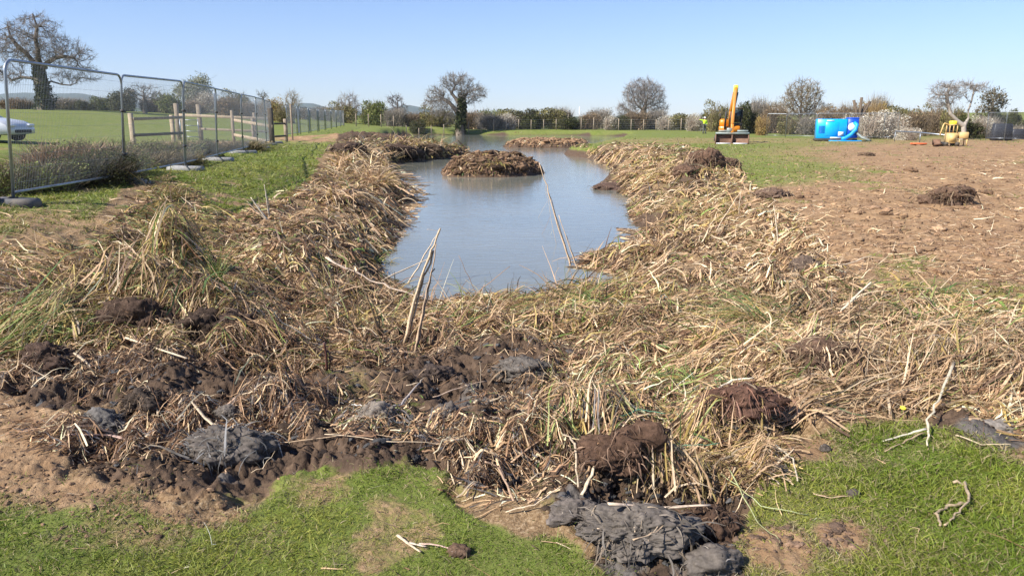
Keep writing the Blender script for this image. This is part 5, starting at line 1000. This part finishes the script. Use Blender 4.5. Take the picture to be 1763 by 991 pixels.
# ------------------------------------------------------------------ lumps of mud and clay
def lump(name, loc, size, seed, c, label, rz=0, rough=.55, amp=.45, fibres=0, cat='mud lump', fc=((.2, .18, .16), (.34, .29, .23)), sub=5, c2=None, gloss=.7, rgh=1.):
    sub = min(sub, 6); V, F = ico(sub); wv_ = V + .35 * np.stack([fbm3(V + 9 * k, 2.1, 3, seed + k) for k in range(3)], 1); n = fbm3(V * 1.0, 1.2, 4, seed, .55); n7 = fbm3(wv_, 13., 3, seed + 4, .7); V = V; n2 = fbm3(V, 5.5, 4, seed + 3, .62); rdg = 1 - np.abs(fbm3(wv_, 3.4, 4, seed + 9, .6)) * 3.2
    amp = amp * 1.15; n25 = fbm3(wv_, 30., 2, seed + 6, .7); ck = np.exp(-(fbm3(wv_, 2.6, 3, seed + 21, .6) / .05) ** 2) + .6 * np.exp(-(fbm3(wv_, 6.1, 2, seed + 22) / .06) ** 2)
    d = 1 + amp * n + rgh * (.14 * n2 + .10 * rdg + .09 * n7 + .04 * n25) - .12 * ck; P = V * d[:, None] * np.array(size); P[:, 2] = np.maximum(P[:, 2], -size[2] * .5)
    g = ramp_np(n2 * .6 + rdg * .35 + .1, c if c2 is None else None) if c2 is None else None
    t_ = np.clip(.5 + n * .5 + n2 * .6 + n7 * .4, 0, 1)[:, None]; col = np.array(c) * (.55 + .9 * t_)
    if c2 is not None:
        s_ = ss(-.12, .12, n + .5 * (V[:, 0]))[:, None]; col = col * (1 - s_) + np.array(c2) * (.5 + t_) * s_
    t = empty(name, loc, rz, label=label, cat=cat); t.scale = (.82, .82, .85); mk_ = 'clay' if gloss < .65 else 'clod'; obj('earth', mesh('earth', P, F, M[mk_], col, smooth=sub > 4), t)
    if fibres:
        rng = np.random.default_rng(seed); i = rng.integers(0, len(P), fibres); q = P[i]; nrm = V[i]; a = np.arctan2(nrm[:, 0], nrm[:, 1]) + rng.normal(0, 1., fibres); el = rng.normal(.1, .5, fibres); L = max(size) * .35 * np.exp(rng.normal(0, .5, fibres)); w = L * .045 + .002
        keep = q[:, 2] > -size[2] * .2; q = q[keep] + nrm[keep] * .004; pts = ribbons(rng, q, a[keep], el[keep], L[keep], w[keep], 4, curl=.3, droop=.35, kink=.2); V2, F2 = rib_mesh(rng, pts, w[keep]); C = np.array(fc)[rng.integers(0, len(fc), len(q))] * np.exp(rng.normal(0, .25, (len(q), 1)))
        obj('roots', mesh('roots', V2, F2, M['reed'], np.repeat(C, 10, 0)), t)
    return t
def ramp_np(a, b): return None
M['clay'] = leafmat('wet_clay', 0, .66, .3, 40, bump=.45, spec=.25)
def lp(name, px, py, size, seed, c, label, dz=0, **k):
    x, y = h1(px, py); return lump(name, (x, y, lz(x, y) + size[2] * .25 + dz), size, seed, c, label, **k)
CL, MU, BR = (.095, .078, .064), (.05, .034, .024), (.11, .065, .042)
lp0 = []
straws = ((.42, .3, .18), (.5, .38, .24), (.3, .2, .12))
lp('clay_lump', 385, 792, (.25, .15, .13), 1, CL, 'grey fibrous clay lump sitting at the left edge of the green grass', fibres=700, amp=.5, gloss=.6, fc=((.16, .155, .15), (.24, .225, .2), (.1, .095, .09)))
lp('clay_lump', 175, 742, (.17, .11, .085), 2, (.10, .09, .08), 'dark clay lump on bare soil above the pink flat stem', fibres=240, amp=.6, gloss=.6, fc=((.12, .115, .11), (.3, .25, .19)))
lp('clay_lump', 392, 722, (.09, .06, .05), 3, CL, 'small grey clay lump just behind the fibrous one', fibres=60, gloss=.6)
lp('clay_slab', 1090, 925, (.30, .20, .105), 4, (.12, .10, .082), 'big smooth grey clay slab at the bottom of the photo', amp=.6, fibres=260, sub=6, rgh=.2, fc=((.10, .085, .07), (.26, .21, .16), (.42, .32, .22)), gloss=.6)
lp('peat_lump', 1212, 925, (.17, .14, .13), 5, (.075, .045, .03), 'dark crumbling peat block on the right end of the grey slab', fibres=500, amp=.8, fc=((.13, .08, .05), (.2, .13, .08), (.06, .04, .03)), rz=.3)
lp('clay_lump', 1225, 985, (.14, .09, .08), 16, (.10, .083, .068), 'low grey clay lump cut by the bottom edge of the photo', gloss=.6, amp=.5, rgh=.3, fibres=60)
lp('clay_lump', 985, 885, (.13, .10, .07), 6, (.11, .09, .075), 'grey clay lump left of the big slab among pale stems', fibres=90, gloss=.6, rgh=.4, amp=.6)
lp('peat_lump', 1080, 800, (.20, .12, .13), 7, (.085, .05, .033), 'tall brown peat clod with a dark cleft above the grey slab', fibres=600, amp=.95, fc=((.14, .085, .055), (.22, .14, .09)))
lp('peat_lump', 1275, 715, (.23, .12, .10), 8, (.10, .055, .038), 'reddish brown root clod under the two white stems', fibres=700, amp=.8, fc=((.2, .10, .065), (.28, .16, .11)), rz=.1)
lp('clay_lump', 1722, 735, (.15, .10, .06), 9, (.19, .165, .14), 'smooth grey clay lump on grass near the right edge', amp=.35, gloss=.6, rgh=.4)
rt = ((.2, .13, .08), (.34, .24, .15), (.12, .08, .05))
lp('peat_lump', 240, 560, (.26, .18, .20), 31, (.065, .042, .03), 'peat lump coloured dark for the shaded recess under the left end of the heap', fibres=420, fc=rt, amp=.85)  # added lump, its dark colour stands in for shade under the heap
lp('peat_lump', 345, 572, (.24, .15, .17), 32, (.05, .034, .025), 'peat lump coloured darkest for the shadow beneath the middle of the left heap', fibres=300, fc=rt, amp=.85)  # also added; near-black colour imitates the shadow below the overhang
lp('peat_lump', 415, 560, (.17, .13, .12), 33, (.06, .04, .03), 'peat lump coloured dark for the shade at the right foot of the left heap', fibres=260, fc=rt, amp=.85)  # third added lump, shade of the recess painted as dark earth
lp('peat_lump', 1420, 630, (.24, .16, .11), 34, (.10, .062, .042), 'brown root clod half buried in the straw heap', fibres=520, fc=straws, amp=.4)
lp('mud_lump', 745, 655, (.17, .12, .09), 35, (.075, .055, .044), 'dark brown mud clod in the middle of the front mud', fibres=160, fc=rt, amp=.85)
lp('mud_lump', 895, 640, (.26, .16, .09), 36, (.11, .095, .08), 'broad greyish mud clod right of the middle', fibres=260, fc=rt, amp=.45)
lp('mud_lump', 650, 715, (.13, .10, .08), 37, (.15, .125, .10), 'grey mud clod above the green patch', fibres=120, fc=rt, amp=.45, gloss=.6)
lp('mud_lump', 240, 690, (.15, .10, .08), 38, (.06, .045, .035), 'dark fibrous mud clod behind the flat pink stem', fibres=240, fc=rt, amp=.85)
lp('mud_lump', 80, 628, (.2, .12, .09), 39, (.07, .045, .033), 'brown mud clod near the left edge below the heap', fibres=200, fc=rt, amp=.85)
lp('mud_lump', 1388, 468, (.22, .2, .15), 10, (.10, .072, .055), 'greyish mud clod propped above the right-hand straw heap', fibres=260, fc=straws)
lp('mud_lump', 1632, 352, (.52, .36, .30), 11, (.12, .075, .05), 'lone brown mud clod with straw lying on the bare soil', fibres=700, fc=((.2, .13, .08), (.34, .25, .15), (.12, .08, .05)), sub=5)
lp('mud_lump', 1330, 342, (.42, .3, .16), 12, (.13, .085, .06), 'flat mud clod with straw beside the green strip', fibres=300, fc=straws)
lp('mud_lump', 1212, 288, (.62, .6, .5), 13, (.115, .068, .045), 'tallest brown mud mound on the right shore', fibres=900, fc=((.2, .13, .08), (.36, .27, .17)), amp=.5)
lp('mud_lump', 1180, 306, (.5, .5, .36), 14, (.12, .072, .048), 'brown mud mound just left of the tallest one', fibres=500, fc=straws, amp=.5)
lp('mud_lump', 1252, 290, (.5, .4, .3), 15, (.12, .075, .05), 'low mud mound right of the tallest one', fibres=300, fc=straws)
lp('mud_lump', 600, 266, (.9, .7, .35), 17, (.06, .04, .03), 'dark mud lump at the left end of the reed spit', fibres=400, fc=((.2, .14, .09), (.35, .26, .16)))
lp('mud_lump', 672, 262, (1.3, .7, .35), 18, (.07, .045, .033), 'dark mud lump in the middle of the reed spit', fibres=500, fc=((.2, .14, .09), (.35, .26, .16)))
lp('mud_lump', 740, 262, (1.1, .7, .35), 19, (.075, .05, .035), 'dark mud lump near the right end of the reed spit', fibres=500, fc=((.2, .14, .09), (.35, .26, .16)))
lp('mud_lump', 1492, 268, (.5, .3, .16), 20, (.15, .10, .065), 'small far mud clod on the soil below the blue pump', fibres=40, fc=straws)
lp('mud_lump', 1060, 318, (.9, .6, .25), 21, (.09, .058, .045), 'dark mud point jutting into the pond from the right shore', dz=-.22, fibres=200, fc=straws)
for i_, (a_, b_) in enumerate(((1290, 800), (1420, 775), (1470, 852), (640, 748), (520, 735), (1340, 812), (790, 952), (40, 660), (120, 620), (250, 690))):
    lb = ['small grey clod in the straw lump at lower right', 'tiny grey clod alone on the bright grass', 'dark crumb of clay beside a thin stem on grass', 'small mud clod on the edge of the green patch', 'small mud clod right of the fibrous clay lump', 'brown clod at the root of the green stem', 'rusty brown clod at the tip of the broken stem', 'mud clod at the left edge of the photo', 'mud clod among stems at the far left', 'mud clod behind the long white stem'][i_]
    lp('small_clod', a_, b_, (.05, .04, .03) if i_ > 2 else (.035, .03, .022), 60 + i_, CL if i_ in (0, 1, 2, 5) else (.12, .075, .05), lb, sub=4, fibres=12)
# ------------------------------------------------------------------ single stems
M['stem'] = leafmat('dry_stem', 0, .5, .3, 60)
PALE, TAN, BRN, WHT, PNK, GRN, DRK = (.55, .43, .29), (.45, .32, .20), (.28, .17, .10), (.64, .53, .38), (.56, .38, .29), (.36, .42, .15), (.12, .075, .045)
def stem(label, pts, r, c, flat=.45, wob=.006, cat='reed stem', name='reed_stem', ends=(1, .6), seed=None):
    """pts: (px, py, lift, dD): where the photo shows it, height above ground, extra depth (None: on the ground)"""
    sd0 = sum(map(ord, label)) if seed is None else seed; rng = np.random.default_rng(sd0); P = []; D0 = None
    for q in pts:
        if len(q) == 3 or q[3] is None:
            x, y = h1(q[0], q[1]); 
            for _ in range(2): zz = lz(x, y) + q[2]; x, y = [float(k) for k in G(q[0], q[1], zz)]
            P.append(Vector((x, y, lz(x, y) + q[2]))); D0 = y
        else: P.append(W(q[0], q[1], D0 + q[3]))
    Q = []; n = 5
    for a, b_ in zip(P[:-1], P[1:]):
        for k in range(n): Q.append(a.lerp(b_, k / n))
    Q.append(P[-1]); L = (P[0] - P[-1]).length; Q = [q + Vector(rng.normal(0, wob * L, 3)) for q in Q]; m_ = len(Q); rr = np.linspace(ends[0], ends[1], m_) * r * (1 + .12 * rng.normal(0, 1, m_))
    if all(len(q) == 3 or q[3] is None for q in pts):
        up_ = max(max(0, lz(q.x, q.y) + r * .9 + .006 - q.z) for q in Q) * .75
        for q in Q: q.z += up_
    base_ = Q[0].copy(); mb = MB(); col = np.array(c) * np.exp(rng.normal(0, .05)); mb.tube([q - base_ for q in Q], rr, 7, col, flat=flat)
    # a split second strand lying beside it
    if r > .008: mb.tube([q - base_ + Vector((r * .8, r * .5, -r * .3)) + Vector(rng.normal(0, r * .25, 3)) for q in Q[: max(4, int(m_ * .8))]], r * .45, 5, col * .78, flat=flat)
    o = mb.build(name, M['stem'], None, True, label=label, cat=cat, group='single stems lying in the reed litter'); o.location = base_; return o
stem('tallest pale stem leaning up over the pond right of centre', [(985, 478, .02), (968, 410, 0, .12), (948, 345, 0, .2), (929, 280, 0, .3)], .026, (.55, .39, .24), .5, .005, ends=(1.15, .45))
stem('thin stem crossing the tallest one near its tip', [(960, 440, .35), (944, 345, 0, .1), (935, 288, 0, .12)], .008, PALE)
stem('detached thin stem hanging left of the tallest stem', [(903, 410, .10), (925, 378, 0, .0), (943, 345, 0, .0)], .007, PALE)
stem('thin dark stem standing just left of the tallest stem', [(915, 448, .05), (930, 410, 0, 0), (948, 372, 0, .1)], .007, BRN)
stem('thin pale green stem leaning beside the tallest stem', [(928, 450, .05), (940, 420, 0, 0), (952, 395, 0, .1)], .006, (.45, .45, .30))
stem('thick straw-coloured stem forming the right leg of the peaked bundle', [(696, 590, .03), (718, 500, 0, .15), (740, 440, 0, .2), (758, 392, 0, .25)], .026, (.54, .40, .25), .5, .004, ends=(1.3, .5))
stem('pale stem from lower left meeting the tip of the peaked bundle', [(648, 487, .05), (700, 462, 0, .1), (742, 443, 0, .2)], .016, PALE)
stem('slim stem rising to the very tip of the peaked bundle', [(700, 492, .06), (730, 440, 0, .1), (757, 396, 0, .2)], .014, PALE)
stem('second straw-coloured stem inside the right leg of the peaked bundle', [(715, 600, .03), (726, 540, 0, .1), (742, 470, 0, .2), (752, 420, 0, .25)], .014, (.46, .32, .20), .5, .006, ends=(1.3, .5))
stem('split stem leaning beside the tallest pale stem', [(1000, 488, .02), (982, 430, 0, .1), (962, 370, 0, .2)], .018, (.55, .40, .26), .5, .003, ends=(1.1, .5))
stem('short twig poking sideways from the tip of the peaked bundle', [(735, 396, .62), (760, 398, 0, .0)], .006, TAN)
stem('long pale stem slanting down to the right before the peaked bundle', [(560, 447, .30), (640, 483, 0, -.05), (690, 500, 0, -.1), (745, 518, 0, -.1)], .02, (.62, .48, .35))
stem('second thinner stem slanting below the long pale one', [(575, 476, .22), (640, 500, 0, -.05), (680, 520, 0, -.1)], .008, TAN)
stem('thin stem fanning right from the peaked bundle', [(790, 540, .05), (745, 475, 0, .1), (735, 462, 0, .1)], .008, PALE)
stem('dark pointed stake leaning in the middle of the ridge', [(655, 580, .0), (640, 530, 0, .0), (618, 480, 0, .05)], .036, (.22, .15, .075), .35, .002, ends=(1.1, .15))
stem('short dark brown stake upright in the left of the ridge', [(563, 640, .0), (562, 610, 0, 0), (558, 590, 0, 0)], .024, (.14, .06, .04), .35, .002, ends=(1, .7))
stem('thin dark stem curving up right of the peaked bundle', [(850, 545, .02), (820, 505, 0, .1), (790, 440, 0, .2)], .006, BRN); stem('long thin brown stem slanting over the water edge', [(780, 560, .02), (820, 505, 0, .1), (880, 455, 0, .2)], .007, BRN)
stem('right white stem of the bright pair on the left bank', [(464, 378, .05), (460, 350, 0, 0), (455, 318, 0, .1)], .022, WHT, .45, .003, ends=(1.1, .4)); stem('left white stem of the bright pair on the left bank', [(460, 380, .05), (446, 360, 0, 0), (432, 340, 0, .05)], .022, WHT, .45, .003); stem('lower white stem lying beside the bright pair', [(458, 376, .05), (440, 362, 0, 0), (425, 346, 0, .0)], .013, PALE)
stem('upright white stem above the right-hand mud clod', [(1340, 425, .05), (1337, 390, 0, 0), (1332, 353, 0, .05)], .018, WHT, .5, .003, ends=(1.1, .4)); stem('tan stem lying behind the right-hand mud clod', [(1352, 405, .15), (1390, 425, 0, -.2), (1425, 448, 0, -.4)], .024, TAN)
stem('pale stem pointing right from the right-hand mud clod', [(1420, 462, .06), (1455, 455, 0, .1), (1500, 440, 0, .3)], .012, PALE); stem('white stem leaning right behind the straw heap', [(1444, 540, .04), (1470, 512, 0, .1), (1500, 485, 0, .2)], .014, WHT); stem('thin stem leaning left below the right-hand mud clod', [(1382, 492, .1), (1396, 512, .05), (1410, 528, .03)], .007, PALE)
stem('thin upright stem on the right shore litter', [(1272, 372, .05), (1273, 350, 0, 0), (1276, 326, 0, .1)], .014, PALE); stem('forked pale stem lower on the right shore', [(1232, 400, .05), (1252, 365, 0, .1), (1275, 330, 0, .2)], .010, PALE); stem('brown rooted reed stump standing behind the straw heap', [(1356, 545, .0), (1360, 515, 0, 0), (1355, 482, 0, .0)], .018, (.30, .21, .10), .5, .01, ends=(.7, 1.2))
stem('large white stem lying across the dark mud on the left', [(218, 596, .07), (325, 655, .03)], .013, PALE, .5, .003); stem('white peg stuck in the fibrous clay lump', [(374, 745, .08), (352, 718, 0, .1), (329, 690, 0, .2)], .010, PALE, .5, .002)
stem('flat pink stem lying on bare soil at lower left', [(119, 764, .015), (190, 771, .015), (260, 777, .012)], .012, PNK, .3, .002); stem('thin stem beside the flat pink one on its right', [(245, 766, .012), (300, 765, .02)], .004, TAN); stem('pale stem crossing the mud left of the large white one', [(100, 597, .05), (130, 615, .04), (158, 634, .03)], .011, PALE)
stem('thin stem at the left edge above the bare soil', [(-10, 660, .03), (40, 650, .03), (90, 636, .03)], .006, PALE); stem('stem crossing another at the left edge', [(0, 650, .03), (30, 655, .03), (52, 632, .05)], .006, TAN); stem('short pale stem on mud right of the fibrous lump', [(388, 702, .02), (412, 710, .02), (448, 722, .02)], .008, (.5, .33, .22))
stem('upper of the two white stems over the reddish root clod', [(1222, 672, .14), (1260, 660, .16), (1296, 652, .15)], .010, WHT); stem('lower of the two white stems over the reddish root clod', [(1225, 678, .13), (1270, 672, .14), (1310, 667, .13)], .012, WHT, .5, .002)
stem('long thick pale green stem lying at the right edge', [(1650, 642, .06), (1710, 662, .06), (1775, 692, .05)], .017, (.58, .58, .36), .5, .003); stem('pale stem resting above the thick green one', [(1655, 638, .05), (1690, 642, .05), (1722, 650, .04)], .010, PALE)
stem('bent forked stem reaching from straw onto the grass', [(1640, 640, .12), (1615, 690, .10), (1597, 725, .06), (1596, 768, .01)], .008, (.52, .45, .32)); stem('side branch of the forked stem lying left on the grass', [(1595, 738, .05), (1560, 748, .02), (1520, 760, .01)], .009, (.5, .45, .33)); stem('lower side branch below the forked stem', [(1590, 745, .03), (1555, 762, .01), (1522, 777, .01)], .006, TAN)
stem('straight stem lying on grass below the grey lump at right', [(1645, 754, .015), (1690, 765, .012), (1740, 765, .012)], .008, (.5, .4, .25)); stem('thick tan rhizome curled on the right-hand grass', [(1640, 832, .015), (1662, 832, .02), (1668, 862, .03), (1650, 885, .02), (1625, 905, .01)], .0075, (.40, .30, .19), .9, .01)
stem('lower curl of the tan rhizome on the right-hand grass', [(1662, 868, .015), (1630, 872, .015), (1612, 885, .012), (1618, 905, .01)], .008, (.36, .27, .17), .9, .01); stem('pale short broken stem on the grass at lower centre', [(684, 922, .012), (704, 937, .012), (724, 951, .01)], .007, PALE, .6, .002); stem('stem beside the short broken one, pointing right', [(705, 934, .015), (733, 940, .012)], .007, (.5, .4, .3)); stem('thin pinkish stem ending at the rusty clod', [(722, 934, .015), (765, 940, .012), (800, 952, .02)], .0045, PNK)
stem('bright stem on the corner of the litter above the grass', [(776, 766, .05), (800, 785, .04), (830, 805, .03)], .010, PALE); stem('brown stem leaning down over the grass corner', [(834, 782, .06), (858, 815, .04), (884, 860, .03)], .009, (.42, .28, .18)); stem('arched stem left of the tall brown peat clod', [(972, 762, .1), (990, 790, .12), (996, 836, .05)], .007, PALE); stem('stem leaning against the tall brown peat clod', [(1002, 848, .03), (1022, 810, .1), (1036, 768, .18)], .008, PALE)
stem('wide pale stem lying along the top of the grey slab', [(1048, 882, .14), (1130, 872, .15), (1222, 872, .15)], .011, (.6, .46, .33), .5, .002); stem('thin stem on the face of the grey slab', [(1090, 935, .13), (1130, 920, .14), (1162, 895, .15)], .004, TAN); stem('long thin stem running into the litter left of the grey slab', [(870, 880, .02), (920, 868, .03), (966, 855, .05)], .005, PALE)
stem('long thin stem along the upper edge of the green patch', [(470, 764, .02), (620, 752, .02), (690, 752, .02)], .0045, TAN); stem('second long stem along the upper edge of the green patch', [(560, 762, .015), (680, 770, .015), (770, 775, .02)], .0035, PALE); stem('thin green stem trailing onto grass right of the slab', [(1240, 858, .06), (1310, 870, .03), (1392, 886, .01)], .0035, (.42, .45, .22)); stem('second thin green stem trailing beside the first', [(1250, 860, .06), (1300, 895, .03), (1345, 930, .01)], .003, (.4, .42, .2))
stem('pale stem hanging from the straw lump onto grass', [(1288, 778, .08), (1315, 802, .04), (1342, 835, .01)], .006, PALE); stem('arched stem right of the straw lump', [(1335, 768, .06), (1365, 790, .06), (1373, 828, .01)], .006, (.5, .42, .3)); stem('thin stem beside the dark crumb on grass', [(1400, 849, .015), (1430, 856, .012), (1462, 853, .012)], .0045, TAN)
stem('blue green leaf blade lying across the straw lump', [(1125, 777, .09), (1180, 768, .12), (1240, 763, .12)], .008, (.13, .26, .15), .3); stem('blue green leaf blade above the tall peat clod', [(1062, 730, .08), (1100, 727, .10), (1145, 733, .09)], .007, (.10, .24, .15), .3); stem('brown stem lying along the middle of the front mud', [(1000, 685, .05), (1040, 668, .06), (1078, 655, .07)], .010, (.46, .3, .18)); stem('long brown stem in the mud left of the blue green blade', [(880, 800, .04), (960, 728, .05), (1010, 690, .06)], .006, (.40, .26, .16))
stem('short pale stem upright in the front mud', [(826, 672, .02), (828, 640, 0, 0), (826, 622, 0, 0)], .006, PALE); stem('fallen pale stem in the middle mud', [(745, 690, .03), (790, 678, .03), (840, 662, .04)], .006, (.5, .36, .25)); stem('pair of short stems bent on the middle mud', [(700, 662, .05), (722, 655, .05), (735, 652, .03)], .006, PALE); stem('thick grey stem slanting in the dark mud', [(665, 702, .03), (690, 688, .05), (722, 668, .06)], .009, (.36, .31, .27))
# sedge tussocks
def tussock(label, px, py, n, L, w, mixw, seed, spread=.12, el=(.7, 1.4), droop=.3, az=None, tilt=0):
    x, y = h1(px, py); rng = np.random.default_rng(seed); a = rng.uniform(0, 6.283, n) if az is None else rng.normal(az, .6, n); r_ = spread * np.sqrt(rng.random(n)); b0 = rng.uniform(0, 6.28, n); z0 = lz(x, y)
    P = np.stack([np.cos(b0) * r_, np.sin(b0) * r_, rng.uniform(-.03, .02, n)], 1); l_ = L * np.exp(rng.normal(0, .35, n)); ww = w * rng.uniform(.6, 1.3, n); pts = ribbons(rng, P, a, rng.uniform(el[0], el[1], n), l_, ww, 6, curl=.1, droop=droop, kink=.3); V, F = rib_mesh(rng, pts, ww, taper=.2)
    t = empty('sedge_tussock', (x, y, z0), label=label, cat='tussock', group='standing tussocks in the dredged reeds'); obj('blades', mesh('blades', V, F, M['reed'], np.repeat(pick(rng, n, mixw), 14, 0)), t)
    V, F = ico(3); d = 1 + .4 * fbm3(V, 1.6, 3, seed); obj('root_ball', mesh('root_ball', V * d[:, None] * np.array((spread * 1.05, spread * 1.05, spread * .3)) - np.array((0, 0, spread * .1)), F, M['clod'], np.tile((.07, .045, .03), (len(V), 1))), t); return t
tussock('golden sedge tussock crowning the left heap', 292, 345, 460, .27, .010, {Go: 5, Gn: 1.5, S: 2, Bn: 3}, 1, .22, droop=.16, el=(.3, 1.5))
tussock('dark olive sedge tussock just right of the heap crown', 338, 370, 300, .24, .010, {Bn: 4, Gn: 2, Go: 2}, 2, .14, az=2.2)
tussock('bushy pale reed tussock at the pond edge on the left shore', 640, 322, 420, .75, .026, {S: 6, Go: 2, Bn: 1}, 3, .4, droop=.22)
tussock('low reed tussock on the left shore before the bushy one', 585, 345, 240, .55, .022, {S: 5, Bn: 3, Go: 1}, 4, .3)
tussock('green sprouting tussock right of the ridge crown', 1010, 525, 190, .30, .010, {Gn: 6, Go: 1}, 5, .15)
tussock('yellow green tussock at the foot of the tallest stem', 965, 492, 260, .30, .009, {Go: 5, Gn: 2, S: 3}, 6, .16, droop=.3)
tussock('yellow green tussock fanning left over the right-hand heap', 1312, 560, 300, .42, .010, {Gn: 4, Go: 4, S: 3}, 7, .12, az=-1.3, el=(.2, 1.1), droop=.22)
tussock('bright green blade tuft on the left heap', 372, 490, 60, .26, .010, {Gn: 6, Go: 1}, 8, .05, el=(.9, 1.5), droop=.1)
tussock('green tuft beside the middle mud above the clay', 650, 455, 60, .3, .010, {Gn: 5, Go: 2}, 9, .08)
tussock('yellow tuft at the left pond margin', 672, 462, 110, .22, .010, {Go: 5, Gn: 2}, 10, .1)
tussock('olive tuft bending right over the front mud', 1110, 660, 130, .26, .008, {Gn: 4, Go: 3, S: 1}, 11, .07, az=1.4, el=(.1, .9))
tussock('green tuft under the two white stems', 1190, 660, 120, .24, .007, {Gn: 5, Go: 3}, 12, .07, az=-.4, el=(.2, 1.0))
tussock('sedge tuft hanging over the dark left recess', 160, 560, 150, .36, .008, {Gn: 5, Go: 3}, 13, .1, az=-2.0, el=(-.1, .8))
tussock('grassy tuft on top of the pond island', 855, 283, 300, .34, .03, {Go: 4, Bn: 3, Gn: 1}, 14, .5)
tussock('pale reed tuft on the right shore', 1160, 300, 320, .5, .024, {S: 5, Go: 4}, 15, .5)
tussock('second pale reed tuft lower on the right shore', 1180, 365, 300, .38, .017, {S: 5, Go: 3, Gn: 1}, 16, .4)
tussock('straw tuft on the far reed spit', 700, 252, 300, .6, .05, {S: 6, Go: 3}, 17, 1.0)
tussock('small tuft of reeds before the heap on the left bank', 500, 392, 160, .34, .013, {S: 5, Bn: 2, Gn: 1}, 18, .2)
# dandelion
x, y = h1(1552, 712); fl = empty('dandelion', (x, y, lz(x, y)), label='single yellow dandelion flower in the grass below the straw', cat='flower'); mb = MB(); mb.tube([(0, 0, 0), (.003, 0, .035)], .0022, 5); mb.build('stem', surf('flower_stem', (.2, .3, .08), .1), fl)
mb = MB(); mb.tube([(.003, 0, .034), (.003, -.004, .042), (.003, -.006, .046)], [.004, .017, .013], 14); mb.build('petals', M['bright_yellow'], fl)
# ------------------------------------------------------------------ the air between here and the hills
m = bpy.data.materials.new('haze'); m.use_nodes = True; nd, ln = m.node_tree.nodes, m.node_tree.links; nd.remove(nd['Principled BSDF']); pv = nd.new('ShaderNodeVolumePrincipled')
pv.inputs['Color'].default_value = (.80, .88, 1., 1); pv.inputs['Density'].default_value = HAZE_D; ln.new(pv.outputs[0], nd['Material Output'].inputs['Volume'])
V, F = [], []
mb = MB(); mb.box((0, 0, 120), (10400, 10400, 340)); o = mb.build('haze', m, label='thin pale blue haze over the distant country', kind='stuff')
